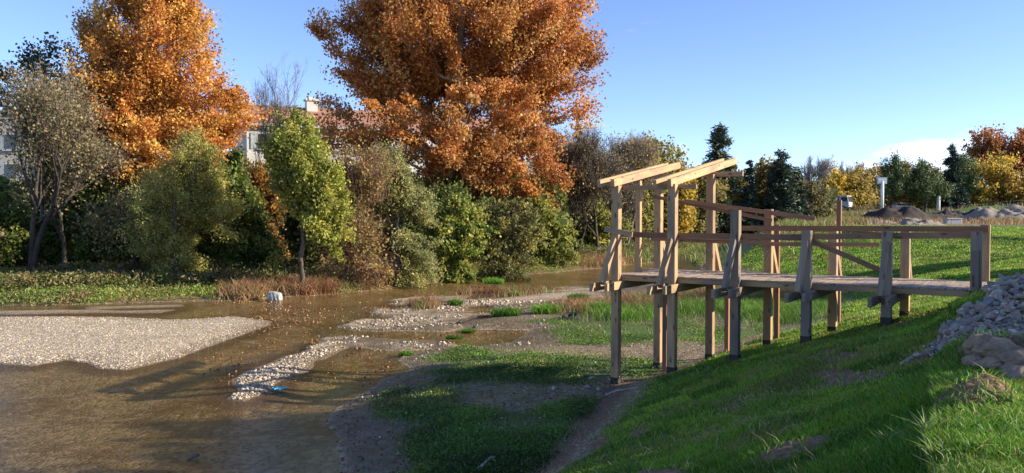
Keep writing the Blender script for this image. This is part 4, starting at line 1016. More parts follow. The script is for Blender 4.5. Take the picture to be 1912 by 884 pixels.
stone_cloud('bar_gravel', 'cream gravel covering the long bar at the left', q[ok, 0], q[ok, 1], z[ok] - .01, .022 + .045 * rng.random(ok.sum()) ** 3, M_PEB, 6, tone0=.44)
n = 60000; px = rng.uniform(380, 1130, n); py = rng.uniform(545, 720, n)
q = np.array([on_z(a, b, .0) for a, b in zip(px, py)]); z, s1, b1, t1 = terrain(q[:, 0], q[:, 1])
den = .05 + sstep(fbm(px, py * 4.5, 90, 4, 202), .02, .16) * sstep(-py, -665, -620) + .9 * np.exp(-((px - 500 + (py - 598) * 3) / 75) ** 2 - ((py - 600) / 16) ** 2) + .5 * np.exp(-((px - 640) / 120) ** 2 - ((py - 585) / 22) ** 2) * (.4 + fbm(px, py * 4, 40, 3, 9)) + .12 * sstep(fbm(px, py * 4.5, 60, 4, 207), .05, .16)
ok = (s1 < 0) & (b1 < 0) & (rng.random(n) < np.clip(den, 0, 1) * .5)
def brown_cloud(X, Y, S, seed):
    o = stone_cloud('riffle_stones', 'brown wet stones and leaf litter breaking the shallow water', X, Y, np.full(len(X), -.012), S, M_PEB, seed)
    a = o.data.attributes['col']; c = np.zeros(len(o.data.polygons) * 4, np.float32); a.data.foreach_get('color', c); c = c.reshape(-1, 4); k = np.random.default_rng(seed).random(len(X)).repeat(20)[:, None]
    c[:, :3] = c[:, :3] * np.where(k < .5, [[.55, .30, .14]], np.where(k < .85, [[.75, .50, .28]], [[1.1, .9, .7]])); a.data.foreach_set('color', c.ravel()); return o
brown_cloud(q[ok, 0], q[ok, 1], .03 + .07 * rng.random(ok.sum()) ** 3, 8)
# named stones on the flat
STN = [(1108, 712, .30, 'grey angular stone by the foot of the first front post'), (1080, 705, .22, 'pale stone just left of the angular grey stone'), (1118, 730, .20, 'smaller grey block nearest the first front post foot'),
       (1098, 727, .20, 'brown tinged stone in the little group by the first front post'), (965, 660, .16, 'pale stone alone in the weeds left of the platform'), (1032, 728, .20, 'tan stone at the near edge of the weeds'),
       (1022, 672, .12, 'small pale stone below the tyre'), (744, 832, .16, 'rounded tan stone in the shaded mud'), (725, 790, .15, 'flat grey stone left of the shaded weeds'), (682, 879, .15, 'whitish stone at the bottom edge of the picture'),
       (845, 797, .11, 'grey stone in the shaded weeds above the driftwood'), (800, 742, .08, 'small white stone on the shaded flat'), (700, 730, .10, 'flat white stone at the muddy water edge'), (735, 873, .11, 'greyish stone by the bottom edge right of the whitish one'),
       (1000, 790, .07, 'small white stone right of the shaded weeds'), (885, 600, .22, 'dark boulder at the edge of the puddle'), (884, 633, .14, 'grey stone standing in the puddle'), (992, 575, .20, 'pink grey stone among the upright grass tufts'),
       (661, 617, .20, 'brown stone at the tip of the middle gravel bar'), (968, 631, .16, 'pale stone beside the puddle'), (1055, 655, .18, 'pale stone in the weeds near the platform'), (870, 690, .09, 'tan pebble on the mossy patch')]
for px, py, s, lab in STN:
    p = on_z(px, py, .28); put_stone(p[0], p[1], s, lab, mesh=SB[1] if 'dark' in lab or 'brown stone' in lab else random.choice(SM + SF))
for px, py, s, z_, lab in ((363, 852, .30, -.02, 'wet brown stone lying in the shallow water at the lower left'), (637, 544, .62, .05, 'dark mossy boulder at the far water edge'), (290, 562, .30, .0, 'small dark stone in the water by the far bank'),
                       (1065, 446 + 150, .01, 0, None)):
    if lab:
        p = on_z(px, py, 0.05); put_stone(p[0], p[1], s, lab, mesh=SB[0], z=z_, sink=.1)
for px, py, s, lab in ((1636, 652, .13, 'pinkish stone lying on the shaded grass slope'), (1647, 638, .10, 'small pale stone just above the pinkish one'), (1440, 726, .06, 'tiny white stone on the shaded slope'), (1560, 640, .08, 'grey stone in the grass under the deck')):
    # march the ray to the slope
    d = ray(px, py); d = d / d[1]; yy = 4.0
    while EYE + d[2] * yy > H(d[0] * yy, yy) and yy < 40: yy += .1
    put_stone(d[0] * yy, yy, s, lab, mesh=random.choice(SM))
def hit(px, py):
    d = ray(px, py); d = d / d[1]; yy = np.arange(3, 120, .05); z = terrain(d[0] * yy, yy)[0]; k = np.argmax(EYE + d[2] * yy < z); return np.array([d[0] * yy[k], yy[k], z[k]])
for i, (px, py, s) in enumerate(((1835, 655, .35), (1870, 668, .42), (1895, 690, .38), (1850, 690, .28), (1905, 715, .34), (1820, 680, .2))):
    p = hit(px, py); M_CLOD = bpy.data.materials.get('earth clod') or simple('earth clod', (.26, .19, .13), .95, 9, .3)
    me = clod_mesh(i); me.materials.clear(); me.materials.append(M_CLOD)
    put_stone(p[0], p[1], s, ('large brown earth clod', 'biggest brown earth clod', 'brown earth clod at the right edge', 'small brown earth clod in front', 'lowest brown earth clod', 'leftmost small brown earth clod')[i] + ' below the rubble heap', 'earth clods below the heap', mesh=me, name='earth_clod')

# wrapped block, tyre, blue litter, driftwood
p = on_z(513, 560, 0); M_CLOTH = simple('dirty white geotextile', (.34, .33, .31), .85, 3.5, .6)
import bmesh
bm = bmesh.new(); bmesh.ops.create_icosphere(bm, subdivisions=4, radius=.5)
for v in bm.verts:
    c = v.co; k = max(abs(c.x), abs(c.y), abs(c.z)); c *= (.5 / k) ** .75; a_ = math.atan2(c.y, c.x)
    f = 1 + .10 * math.sin(a_ * 13 + c.z * 3) * (0.7 - c.z); v.co = Vector((c.x * 1.15 * f + c.z * -.1, c.y * .8 * f, (c.z + .3) * .95 - max(0, c.x) * .25))
me = bpy.data.meshes.new('wrapped_block'); bm.to_mesh(me); bm.free(); me.polygons.foreach_set('use_smooth', [True] * len(me.polygons)); me.materials.append(M_CLOTH)
o = link('wrapped_block', me); o.location = (p[0], p[1], -.05); o.scale = (.6, .6, .62); tag(o, 'block draped in dirty white cloth standing in the river by the far bank', 'wrapped block')
p = hit(1066, 596); bm = bmesh.new()
tv = []
for i in range(28):
    for j in range(10):
        a_, b_ = 2 * math.pi * i / 28, 2 * math.pi * j / 10; rr_ = .27 + .09 * math.cos(b_) * (.9 if abs(math.cos(b_)) > .8 else 1); tv.append(bm.verts.new((rr_ * math.cos(a_), rr_ * math.sin(a_), .09 * math.sin(b_) + (.006 if i % 2 else 0))))
for i in range(28):
    for j in range(10): bm.faces.new((tv[i * 10 + j], tv[((i + 1) % 28) * 10 + j], tv[((i + 1) % 28) * 10 + (j + 1) % 10], tv[i * 10 + (j + 1) % 10]))
me = bpy.data.meshes.new('tyre'); bm.to_mesh(me); bm.free(); me.materials.append(simple('old rubber', (.03, .03, .03), .8, 10, .2)); o = link('old_tyre', me); o.location = (p[0], p[1], p[2] + .08); o.rotation_euler = (.25, -.1, 0); tag(o, 'old black tyre half sunk among the green tufts left of the platform', 'tyre')
p = on_z(520, 721, .12); bm = bmesh.new(); bmesh.ops.create_grid(bm, x_segments=9, y_segments=7, size=.5); r_ = random.Random(5)
for v in bm.verts: v.co = Vector((v.co.x * .30 + r_.uniform(-.02, .02), v.co.y * .22, .05 + r_.uniform(0, .07)))
me = bpy.data.meshes.new('litter'); bm.to_mesh(me); bm.free(); me.materials.append(simple('blue plastic', (.06, .36, .50), .4, 10, .3, .5)); o = link('plastic_bag', me); o.location = (p[0], p[1], H(p[0], p[1])); s_ = o.modifiers.new('thick', 'SOLIDIFY'); s_.thickness = .004; tag(o, 'crumpled light blue plastic bag on the small gravel bar', 'plastic bag')
def stick(pts, rads, label, mat):
    W_ = [hit(*q) for q in pts]; b0 = W_[0]
    o = MB().tube([Vector(w - b0) + Vector((0, 0, rads[i] * 1.0 + .02 + .03 * math.sin(i * 2.1))) for i, w in enumerate(W_)], rads, 7).build('driftwood', mat, None, True); o.location = b0; tag(o, label, 'driftwood')
M_DRIFT = bark('bleached wood', (.30, .25, .20), (.52, .46, .38))
stick([(893, 884), (915, 868), (940, 850), (955, 836), (970, 823)], [.035, .034, .03, .024, .012], 'bleached driftwood branch lying at the bottom middle', M_DRIFT)
stick([(955, 872), (962, 858), (968, 845)], [.012, .01, .006], 'short thin stick right of the driftwood branch', M_DRIFT)
stick([(858, 606), (890, 596), (925, 592)], [.06, .055, .03], 'weathered log on the gravel between the bars', M_BARK)
stick([(1130, 742), (1150, 736), (1175, 728), (1192, 726)], [.018, .02, .015, .01], 'pale stick at the foot of the first front post', M_DRIFT)

# ------------------------------------------------------------------ grass and weeds
def blades(name, label, P, Hh, Wd, cols, seed, lean=.35, cid=None, jit=.2, mat=None, kind='stuff', cat='grass', parent=None, wts=None):
    """upright two-part blades, P base points"""
    r = np.random.default_rng(seed); n = len(P); a = r.random(n) * 2 * np.pi; s = np.stack([np.cos(a), np.sin(a), np.zeros(n)], -1)
    b = r.random(n) * 2 * np.pi; ln = lean * (.3 + r.random(n)); d = np.stack([np.cos(b) * ln, np.sin(b) * ln, np.ones(n)], -1); Hh = np.asarray(Hh)[:, None]; Wd = np.asarray(Wd)[:, None]
    m1 = P + d * Hh * .55; tp = P + d * Hh * np.array([[1.7, 1.7, 1.0]]) * np.array([[1, 1, .95]])
    V_ = np.stack([P - s * Wd * .5, P + s * Wd * .5, m1 + s * Wd * .42, tp, m1 - s * Wd * .42], 1).reshape(-1, 3)
    i = np.arange(n) * 5; F_ = np.concatenate([np.stack([i, i + 1, i + 2, i + 4], -1), np.stack([i + 4, i + 2, i + 3, i + 3], -1)])
    # use triangles throughout
    F3 = np.concatenate([np.stack([i, i + 1, i + 2], -1), np.stack([i, i + 2, i + 4], -1), np.stack([i + 4, i + 2, i + 3], -1)])
    if cid is None: cid = (np.abs((P[:, 0] * 1.3).astype(int) * 13 + (P[:, 1] * 1.3).astype(int) * 7)) % 211
    C = palette(cols, n, cid, r, jit, wts); C3 = np.concatenate([C, C, C])
    o = link(name, np_mesh(name, V_, F3, mat or M_GRASS, C3), parent)
    if parent is None: tag(o, label, cat, kind=kind)
    return o
LAWN = [(.085, .24, .018), (.12, .30, .022), (.06, .17, .016), (.17, .33, .035)]
# near slope blades: sample in world with density falling with distance
def sample_area(n, rmin, rmax, amin, amax, pw=1.0):
    u = rng.random(n); rr_ = np.exp(np.log(rmin) + u ** pw * (np.log(rmax) - np.log(rmin))); a = np.radians(rng.uniform(amin, amax, n)); return np.sin(a) * rr_, np.cos(a) * rr_, rr_
x, y, rr_ = sample_area(900000, 3.2, 84, -12, 34, .8); z, s1, b1, t1 = terrain(x, y); mk = masks(x, y, z, s1, b1, t1)
pn = sstep(t1, .08, .22) * np.clip(mk[:, 1] + .05, 0, 1) * (1 - .9 * mk[:, 3]) * (1 - np.clip(mk[:, 0] * 1.4, 0, 1)) * (s1 > 0)
pn = pn * np.where(rr_ < 25, .55 + .9 * (fbm(x, y, .6, 2, 3) + .3), 1)
ok = rng.random(len(x)) < pn
x, y, z, rr_ = x[ok], y[ok], z[ok], rr_[ok]
hh = (.032 + .035 * rng.random(len(x))) * (1 + .9 * np.clip(fbm(x, y, 1.2, 3, 8) * 2, -.4, 1)) * np.clip(.8 + rr_ / 40, .8, 1.6)
LAWN2 = [(.155, .30, .022), (.22, .39, .03), (.095, .195, .018), (.30, .42, .045), (.28, .29, .07)]
blades('lawn_grass', 'short young green grass growing over the river bank slope', np.stack([x, y, z - .005], -1), hh, .0035 + .00085 * rr_, LAWN2, 9, .45)
# lush longer grass on the lit crest right foreground
x, y, rr_ = sample_area(90000, 3.2, 11, 8, 34); z, s1, b1, t1 = terrain(x, y); mk = masks(x, y, z, s1, b1, t1)
ok = rng.random(len(x)) < sstep(t1, .72, .95) * (1 - .9 * mk[:, 3]) * (1 - np.clip(mk[:, 0] * 1.5, 0, 1)) * (.35 + sstep(fbm(x, y, .8, 2, 15), -.05, .15))
x, y, z, rr_ = x[ok], y[ok], z[ok], rr_[ok]
blades('tall_grass', 'longer lush grass along the top of the near bank', np.stack([x, y, z - .005], -1), .035 + .075 * rng.random(len(x)), .003 + .0008 * rr_, LAWN + [(.22, .36, .05)], 10, .6)

def weeds(name, label, x, y, hmin, hmax, leaf, cols, seed, dens=None, wts=None, per=5, cat='weeds', rad=.12):
    """low leafy plants: several kites round each centre, stacked by height"""
    r = np.random.default_rng(seed); z, *_ = terrain(x, y); n = len(x); h = hmin + (hmax - hmin) * r.random(n)
    k = np.repeat(np.arange(n), per); m = len(k); f = r.random(m)
    P = np.stack([x[k] + r.normal(size=m) * rad * (1 + h[k]), y[k] + r.normal(size=m) * rad * (1 + h[k]), z[k] + h[k] * f + .01], -1)
    N = unit(np.stack([r.normal(size=m), r.normal(size=m), .5 + .5 * r.random(m)], -1)); L_ = leaf * (.5 + r.random(m)) * (1 + .6 * np.clip(h[k], 0, 1))
    v, fc = kites(P, N, L_, L_ * .45, .5, r); cid = (np.abs((x[k] * .9).astype(int) * 13 + (y[k] * .9).astype(int) * 7)) % 211
    o = link(name, np_mesh(name, v, fc, M_GRASS, palette(cols, m, cid, r, .25, wts))); tag(o, label, cat, kind='stuff'); return o
# weeds on the near flat
n = 170000; px = rng.uniform(600, 1620, n); py = rng.uniform(560, 884, n) ** 1.0
q = np.array([on_z(a, b, .25) for a, b in zip(px, py)]); x, y = q[:, 0], q[:, 1]; z, s1, b1, t1 = terrain(x, y); mk = masks(x, y, z, s1, b1, t1)
ok = (s1 > .2) & (t1 < .1) & (rng.random(n) < np.clip(mk[:, 1] * 1.1, 0, 1) * sstep(fbm(x, y, 1.1, 4, 77), -.14, .14))
weeds('flat_weeds', 'low green weeds spreading over the flat between water and slope', x[ok], y[ok], .02, .13, .045, [(.12, .22, .035), (.18, .29, .045), (.08, .15, .03), (.25, .28, .08)], 12, per=6)
# far bank herbs
n = 50000; px = rng.uniform(-60, 1330, n); f_ = rng.random(n)
edge = np.interp(px, [-60, 0, 330, 450, 640, 790, 960, 1060, 1200, 1310, 1330], [573, 571, 563, 560, 547, 531, 515, 506, 492, 480, 478])
py = edge - f_ * np.interp(px, [0, 640, 1060, 1330], [46, 46, 34, 26]) - 1
q = np.array([on_z(a, b, .45) for a, b in zip(px, py)]); x, y = q[:, 0], q[:, 1]; s1 = terrain(x, y)[1]
ok = (s1 > .4) & (sdf(FARLAND, x, y) > 0) & (rng.random(n) < .42 + 1.7 * fbm(x, y, 2.5, 4, 6)); xo, yo = x[ok], y[ok]
hz = sstep(terrain(xo, yo)[1], .5, 5); xo = xo; 
weeds('bank_herbs', 'low green herbs and cress along the far water edge', np.repeat(xo, 2) + rng.normal(size=2*len(xo))*.2, np.repeat(yo, 2) + rng.normal(size=2*len(xo))*.3, .04, .30, .10, [(.18, .27, .045), (.27, .35, .06), (.32, .30, .10), (.13, .18, .04), (.32, .22, .10)], 13, per=5, rad=.2)
sel = hz > .6
weeds('bank_nettles', 'knee high green plants behind the far water edge', xo[sel], yo[sel], .15, .8, .13, [(.10, .14, .03), (.16, .20, .04), (.09, .10, .03), (.24, .20, .08), (.26, .17, .08)], 14, per=12, rad=.3)  # palette darkened to paint in the shade behind the sunlit water edge
def litter(name, label, x, y, size, cols, seed):
    r = np.random.default_rng(seed); z = terrain(x, y)[0]; n = len(x); N = unit(np.stack([r.normal(size=n), r.normal(size=n), r.normal(size=n) * .25], -1))
    v, fc = kites(np.stack([x, y, z + .02 + .03 * r.random(n)], -1), N, size * (.6 + .8 * r.random(n)), size * .8 * np.ones(n), .5, r)
    o = link(name, np_mesh(name, v, fc, M_LEAF, palette(cols, n, np.zeros(n, int), r, .25))); tag(o, label, 'leaf litter', kind='stuff')
n = 16000; px = rng.uniform(-40, 1300, n); py = np.interp(px, [0, 450, 800, 1060, 1300], [568, 560, 530, 506, 481]) - 55 * rng.random(n) ** 1.5; q = np.array([on_z(a, b, .4) for a, b in zip(px, py)]); ok = terrain(q[:, 0], q[:, 1])[1] > .3
litter('fallen_leaves', 'fallen orange and brown leaves lying along the far bank', q[ok, 0], q[ok, 1], .12, [(.45, .22, .06), (.32, .17, .07), (.55, .36, .12), (.25, .15, .08)], 51)
n = 5200; px = rng.uniform(560, 1700, n); py = rng.uniform(600, 884, n); q = np.array([on_z(a, b, .3) for a, b in zip(px, py)]); tt = terrain(q[:, 0], q[:, 1]); ok = (tt[1] > 0) & (tt[3] < .05)
litter('shore_litter', 'scattered dead leaves and bark bits on the shaded flat', q[ok, 0], q[ok, 1], .05, [(.30, .19, .10), (.40, .28, .15), (.20, .13, .08)], 52)
x, y, rr_ = sample_area(16000, 3.5, 30, -14, 34); z, s1, b1, t1 = terrain(x, y); ok = (t1 > .02) & (s1 > 0) & (sdf(PILE, x, y) < 0) & (rng.random(len(x)) < .35 + 1.2 * fbm(x, y, 1.5, 3, 64)); x, y, z, rr_ = x[ok], y[ok], z[ok], rr_[ok]
blades('dead_stalks', 'straw coloured dead blades and jute fibres among the slope grass', np.stack([x, y, z - .003], -1), .05 + .09 * rng.random(len(x)), .003 + .0007 * rr_, [(.42, .32, .17), (.34, .23, .12), (.50, .42, .24)], 65, 1.0)
n = 9000; px = rng.uniform(640, 1500, n); py = rng.uniform(600, 884, n); q = np.array([on_z(a, b, .28) for a, b in zip(px, py)]); z, s1, b1, t1 = terrain(q[:, 0], q[:, 1]); ok = (s1 > .3) & (t1 < .05) & (rng.random(n) < .3 + fbm(q[:, 0], q[:, 1], 1.2, 3, 66))
blades('flat_stalks', 'dry stalks and rank grass standing among the weeds of the flat', np.stack([q[ok, 0], q[ok, 1], z[ok]], -1), .06 + .2 * rng.random(ok.sum()) ** 2, np.full(ok.sum(), .012), [(.36, .27, .13), (.20, .24, .06), (.28, .20, .10), (.14, .22, .04)], 67, .7)
# red brown dry weeds patches
def patch(name, label, pxs, n, h0, h1, cols, seed, w=.02, zref=.5, lean=.5, cat='weeds'):
    r = np.random.default_rng(seed); P = []
    for (cx, cy, rx, ry, k) in pxs:
        m = int(n * k); a = r.normal(size=(m, 2)) * .5; px = cx + a[:, 0] * rx; py = np.maximum(cy + a[:, 1] * ry, 404)
        P.append(np.array([on_z(u, v, zref) for u, v in zip(px, py)]))
    P = np.vstack(P); z, s1, b1, t1 = terrain(P[:, 0], P[:, 1]); ok = (z > .0); P = P[ok]; z = z[ok]
    return blades(name, label, np.column_stack([P, z]), h0 + (h1 - h0) * r.random(len(P)), np.full(len(P), w), cols, seed, lean, cat=cat)
RED = [(.30, .14, .07), (.36, .20, .10), (.24, .12, .06), (.34, .25, .11)]
patch('dry_weeds', 'russet dry weeds along the far water edge', [(470, 540, 50, 9, 1), (560, 532, 60, 10, .8), (620, 535, 50, 8, .8), (690, 520, 40, 8, .5), (1000, 511, 60, 5, 1), (870, 515, 60, 6, .4), (1160, 487, 90, 8, 1.5)], 2600, .3, .8, RED, 15, .035)
patch('dry_island_weeds', 'russet and green weeds on the middle gravel bars', [(790, 568, 28, 7, 1), (930, 546, 60, 7, 1), (870, 545, 30, 4, .4), (1000, 543, 50, 5, .3)], 1500, .15, .5, RED + [(.18, .22, .05)], 16, .025, .12)
patch('dry_shore_weeds', 'russet weeds on the shore beyond the deck posts', [(1090, 575, 50, 10, .6), (1200, 570, 80, 14, 1.3), (1290, 560, 60, 12, 1), (1370, 555, 60, 12, 1), (1440, 560, 60, 14, 1)], 2600, .2, .65, RED + [(.14, .22, .04)], 17, .02, .3)
patch('far_dry_grass', 'tall brown dry grass far off beyond the platform rail', [(1450, 420, 90, 5, 1), (1540, 418, 60, 5, 1), (1600, 420, 70, 5, .6), (1400, 430, 80, 7, 1)], 5000, .5, 1.3, RED + [(.40, .26, .14)], 18, .09, 1.6)
patch('shore_grass', 'fresh green grass on the shore beyond the deck posts', [(1180, 585, 80, 12, 1), (1300, 578, 90, 14, 1.2), (1420, 585, 80, 18, 1.3), (1500, 590, 60, 20, 1), (1540, 560, 40, 20, .6), (1480, 540, 50, 14, .5)], 3600, .15, .5, [(.12, .24, .03), (.18, .32, .04), (.10, .17, .03)], 19, .018, .3)
patch('far_bank_grass', 'pale green herbage on the banks far behind the platform', [(1250, 475, 80, 10, 1), (1400, 447, 80, 8, 1), (1330, 455, 60, 10, .8), (1500, 440, 60, 8, 1), (1560, 452, 50, 14, 1), (1470, 470, 40, 12, .4)], 3400, .3, .9, [(.16, .25, .05), (.24, .30, .08), (.30, .24, .10)], 20, .06, .8)
patch('clearing_brush', 'brown and olive brush on the waste ground before the far soil heaps', [(1620, 421, 90, 5, 1), (1760, 422, 110, 4, 1), (1880, 424, 60, 5, .6), (1560, 425, 60, 6, .8)], 4500, .25, .8, RED + [(.20, .22, .07), (.28, .24, .11)], 22, .07, 2.65)
# single tufts
TUF = [(922, 527, .62, .50, 'rounded bright green clump at the water edge in midstream'), (945, 592, .62, .45, 'wide green grass tuft on the near shore, left of its neighbours'), (1020, 590, .60, .50, 'green grass tuft right of the pink grey stone'),
       (1120, 590, .70, .55, 'dense green tuft against the first front post'), (850, 568, .32, .35, 'small green tuft on the middle gravel bar'), (960, 550, .34, .35, 'green tuft on the far side of the gravel bar'), (848, 627, .30, .14, 'low green patch left of the puddle'),
       (875, 614, .26, .12, 'low green patch above the puddle'), (758, 658, .22, .12, 'little green clump on the wet mud'), (868, 650, .28, .12, 'low green clump below the puddle'), (1080, 560, .5, .5, 'reddish green tuft behind the tyre')]
for i, (px, py, rd, hh_, lab) in enumerate(TUF):
    p = on_z(px, py, .1); r = np.random.default_rng(500 + i); n = 650; a = np.clip(r.normal(size=(n, 2)), -1.5, 1.5) * rd * .42; xx, yy = p[0] + a[:, 0] * 1.4, p[1] + a[:, 1]; zz = np.maximum(terrain(xx, yy)[0], .0)
    o = blades('grass_tuft', lab, np.stack([xx - p[0], yy - p[1], zz], -1), hh_ * (.45 + .6 * r.random(n)) * np.exp(-(a ** 2).sum(1) / rd ** 2 * .6), np.full(n, .03), [(.11, .25, .025), (.17, .33, .035), (.08, .17, .02)], 600 + i, .5, kind=None, cat='grass tuft')
    o.location = (p[0], p[1], 0); o['group'] = 'green tufts by the water'
# broad bladed weeds on the slope in the foreground
for i, (px, py, s, lab) in enumerate(((1732, 812, .16, 'long bladed pale weed on the shaded slope near the bottom'), (1660, 838, .16, 'smaller long bladed weed left of the pale one'), (1745, 855, .15, 'pale weed at the bottom edge'), (1885, 750, .12, 'leafy weed in the sunlit grass'))):
    p = hit(px, py); r = np.random.default_rng(700 + i); n = 22
    o = blades('broad_weed', lab, r.normal(size=(n, 3)) * np.array([.03, .03, 0]), s * (.6 + .6 * r.random(n)), np.full(n, .014), [(.20, .32, .08), (.28, .38, .12)], 710 + i, 1.1, kind=None, cat='weed'); o.location = p; o['group'] = 'long bladed weeds on the near slope'

# ------------------------------------------------------------------ clearing far right: mounds, mast, vehicles
def mound(name, label, px, depth, hw, hd, hh, mat, seed):
    q = at_d(px, 400, depth); n = 60; g = np.linspace(-1, 1, n); A, B = np.meshgrid(g, g); rr = np.sqrt(A * A + B * B)
    X_ = A * hw; Y_ = B * hd; Zg = terrain(X_ + q[0], Y_ + q[1])[0]
    Zz = hh * np.minimum(1, 2.3 * np.clip(1 - rr + .25 * fbm(X_ + seed, Y_ * 1.5, hw * .3, 3, seed + 5), 0, 1)) * (.72 + 1.7 * fbm(X_ + seed, Y_, hw * .35, 5, seed)) - .15 * (rr > .98)
    zb = H(q[0], q[1]); i = np.arange(n * n).reshape(n, n)
    Fq = np.stack([i[:-1, :-1], i[:-1, 1:], i[1:, 1:], i[1:, :-1]], -1).reshape(-1, 4)
    o = link(name, np_mesh(name, np.stack([X_, Y_, Zz + Zg - zb], -1).reshape(-1, 3), Fq, mat, None, True)); o.location = (q[0], q[1], zb); tag(o, label, 'mound'); return o
M_SOIL = simple('dark soil', (.055, .042, .035), .95, 1.2, .4); M_GRAV = simple('grey gravel heap', (.25, .21, .165), .95, 2.5, .35)
mound('soil_mound', 'long dark brown soil heap in front of the green embankment', 1695, 100, 7.6, 3.5, 1.5, M_SOIL, 3)
mound('soil_mound', 'second dark soil heap right of the long one', 1775, 104, 5.2, 3.5, 1.35, M_SOIL, 4)
mound('gravel_heap', 'pale grey gravel heap at the right edge beyond the platform', 1890, 98, 6.6, 4.5, 1.9, M_GRAV, 6)
mound('gravel_heap', 'low ridged gravel heap just above the platform rail', 1715, 80, 2.6, 1.8, .55, M_GRAV, 7)
mound('gravel_heap', 'small pale heap in the brush left of the dark soil', 1640, 92, 2.2, 1.5, .3, M_GRAV, 8)
M_CONC = simple('pale concrete', (.50, .48, .45), .8, 2, .12); M_WHITE = simple('white paint', (.78, .78, .76), .45, 2, .05, .5); M_GREYM = simple('grey metal', (.36, .38, .40), .5, 3, .1, .5, .3)
q = at_d(1778, 400, 86); zc = H(q[0], q[1]); o = MB().box((0, 0, .2), .75, .5, .3).box((0, 0, .53), .80, .55, .05).build('concrete_block', M_CONC, None, bevel=.03); o.location = (q[0], q[1], zc); tag(o, 'squat pale concrete block among the dark soil heaps', 'concrete block')
q = at_d(1647, 400, 145); zc = H(q[0], q[1]); rt = empty('advert_mast', (q[0], q[1], zc)); tag(rt, 'white mast carrying a small sign panel on the far embankment', 'mast')
zt = at_d(1647, 332, 145)[2] - zc; MB().tube([(0, 0, -.3), (0, 0, zt - .6)], .26, 12).build('pole', M_WHITE, rt, True)
pn_ = MB().box((-.1, 0, zt - .55), .85, .14, .6).build('sign_panel', M_GREYM, rt, bevel=.02)
MB().box((-.1, -.16, zt - .30), .72, .02, .10).box((-.1, -.16, zt - .62), .72, .02, .10).box((-.1, -.16, zt - .92), .72, .02, .08).build('panel_strip', M_WHITE, pn_)
MB().tube([(-1.1, 0, zt - .3), (-1.0, 0, zt + .1), (-.4, 0, zt + .2)], .05, 6).build('bracket', M_GREYM, rt)
q = at_d(1635, 400, 170); zc = H(q[0], q[1]); rt = empty('street_lamp', (q[0], q[1], zc)); tag(rt, 'very thin tall lamp post left of the white mast', 'street lamp'); zt = at_d(1635, 307, 170)[2] - zc
MB().tube([(0, 0, -.3), (0, 0, zt)], [.12, .07], 8).build('pole', M_GREYM, rt, True); MB().box((0, 0, zt + .08), .45, .25, .1).build('lamp_head', M_GREYM, rt, bevel=.02)
q = at_d(1752, 400, 148); zc = H(q[0], q[1]); o = MB().tube([(0, 0, -.3), (0, 0, at_d(1752, 366, 148)[2] - zc)], [.34, .3], 10).build('concrete_post', M_CONC, None, True); o.location = (q[0], q[1], zc); tag(o, 'pale stout concrete post below the broad pine', 'post')
fr_ = empty('wire_fence', (*at_d(1700, 400, 140)[:2], 0)); tag(fr_, 'low wire fence with wooden stakes along the top of the far embankment', 'fence')
fo = fr_.location; w1 = MB()
prev = None
for k in range(15):
    q = at_d(1600 + k * 22, 400, 139 + (k % 3) * .3); zc = H(q[0], q[1]); MB().beam(Vector((q[0], q[1], zc - .2)) - fo, Vector((q[0], q[1], zc + 1.15)) - fo, .1, .1, (1, 0, 0)).build('fence_post', M_GREYB, fr_)
    if prev is not None:
        for hz_ in (.5, 1.0): w1.beam(prev + Vector((0, 0, hz_)) - fo, Vector((q[0], q[1], zc + hz_)) - fo, .012, .012, (0, 1, 0))
    prev = Vector((q[0], q[1], zc))
w1.build('wire', M_GREYM, fr_)
M_TYRE = simple('tyre rubber', (.02, .02, .02), .8, 10, .1)
def wheel(x, y, r_, w_, parent):
    t = MB().tube([(x, y - w_ / 2, r_), (x, y + w_ / 2, r_)], r_, 18).build('wheel', M_TYRE, parent); MB().tube([(x, y - w_ / 2 - .02, r_), (x, y + w_ / 2 + .02, r_)], r_ * .55, 12).build('rim', M_GREYM, t)
def lorry(px, depth, rz, label):
    q = at_d(px, 400, depth); zc = H(q[0], q[1]); rt = empty('tipper_lorry', (q[0], q[1], zc), rz); tag(rt, label, 'lorry')
    cab = MB().prism([Vector((2.0, -1.15, .7)), Vector((3.7, -1.15, .7)), Vector((3.75, -1.15, 1.6)), Vector((3.45, -1.15, 2.75)), Vector((2.0, -1.15, 2.85))], (0, 0, 0), (0, 2.3, 0)).build('cab', M_WHITE2, rt, bevel=.05)
    MB().prism([Vector((3.80, -1.0, 1.65)), Vector((3.53, -1.0, 2.6)), Vector((3.50, -1.0, 2.6)), Vector((3.77, -1.0, 1.65))], (0, 0, 0), (0, 2.0, 0)).build('windscreen', M_GLASS, rt)
    for s in (-1, 1): MB().box((2.9, s * 1.16, 2.1), .5, .02, .38).build('side_window', M_GLASS, rt); MB().box((3.77, s * .85, 1.0), .04, .18, .12).build('headlight', M_GREYM, rt); MB().box((3.5, s * 1.35, 2.2), .06, .1, .25).build('mirror', M_TYRE, rt)
    MB().box((-.8, 0, .75), 3.9, .45, .14).build('chassis', M_GREYM, rt)
    MB().box((-.9, 0, 1.75), 2.7, 1.2, .75).build('tipper_body', M_WHITE2, rt, bevel=.04); MB().box((-.9, -1.22, 1.75), 2.6, .03, .05).box((.2, -1.22, 1.75), .05, .04, .7).box((-2, -1.22, 1.75), .05, .04, .7).build('body_rib', M_GREYM, rt)
    for x_ in (2.7, -1.4, -2.6):
        for s in (-1, 1): wheel(x_, s * 1.0, .48, .3, rt)
M_WHITE2 = simple('dusty white paint', (.42, .42, .41), .6, 2, .15, .4)
lorry(1549, 150, R(-40), 'white tipper lorry parked left of the tall reddish stake')
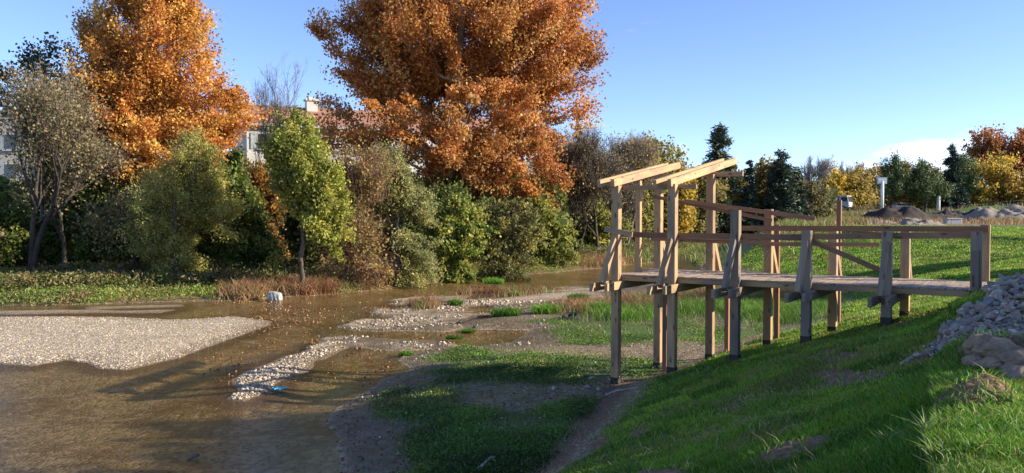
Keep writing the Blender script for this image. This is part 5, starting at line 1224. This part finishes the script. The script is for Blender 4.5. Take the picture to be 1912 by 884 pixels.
def car(px, depth, rz, label, mat, h=1.0):
    q = at_d(px, 400, depth); zc = H(q[0], q[1]); rt = empty('parked_car', (q[0], q[1], zc), rz); tag(rt, label, 'car', 'cars parked on the far embankment')
    MB().prism([Vector((-2.1, -.85, .35)), Vector((2.1, -.85, .35)), Vector((2.15, -.85, .75)), Vector((1.1, -.85, .98)), Vector((-2.0, -.85, 1.0))], (0, 0, 0), (0, 1.7, 0)).build('body', mat, rt, bevel=.05)
    MB().prism([Vector((-1.9, -.74, .99)), Vector((1.05, -.74, .99)), Vector((.4, -.68, 1.5)), Vector((-1.5, -.68, 1.52))], (0, 0, 0), (0, 1.45, 0)).build('cabin', M_GLASS, rt, bevel=.04)
    MB().box((-.5, 0, 1.54), .95, .66, .03).build('roof', mat, rt, bevel=.02)
    for x_ in (1.35, -1.35):
        for s in (-1, 1): wheel(x_, s * .8, .31, .2, rt)
    for s in (-1, 1): MB().box((2.13, s * .6, .68), .03, .16, .08).build('headlight', M_WHITE, rt)
car(1687, 175, R(5), 'white car parked beneath the pines right of the mast', M_WHITE)

# ------------------------------------------------------------------ trees standing outside the picture on the near bank (their shade reaches the water)
def offtree(x, y, ztop, zlow, rcrown, label, seed, n=9000):
    h = (ztop - zlow) / 2; c = (ztop + zlow) / 2
    tree('bank_tree', label, 'tree', 0, 0, [(x, y, c, rcrown, rcrown, h), (x + .6, y - .5, c - h * .3, rcrown * .8, rcrown * .8, h * .6)], BRN + OLV, 130, n, .22, .5, .16, M_BARK, seed, 'trees on the near bank outside the picture', xy=(x, y), gap=.2, twig=1200)
for i_, (ox, oq, zt_, zl_, rc_, lab_) in enumerate(((16, 4.6, 7.2, 4.0, 1.6, 'rounded tree on the near bank, nearest the camera'), (16.4, 7.4, 7.3, 4.0, 1.6, 'rounded tree on the near bank, second from the camera'),
        (15.8, 10.6, 9.2, 4.0, 1.7, 'taller dense tree on the near bank, third from the camera'), (16.2, 13.3, 9.2, 5.2, 1.6, 'tree with a raised crown on the near bank, fourth from the camera'), (20.5, 11.0, 9.6, 5.0, 1.5, 'round tree on the near bank farther from the water'))):
    offtree(ox, oq + .02 * ox * -1 + .3, zt_, zl_, rc_, lab_, 801 + i_, 11000)
offtree(36, 33.0, 12.5, 8.0, 2.6, 'tree beside the lit lawn beyond the platform, outside the picture', 811, 12000)
offtree(40, 40.0, 13.0, 9.0, 2.2, 'tree farther up the lawn, outside the picture', 812, 9000)
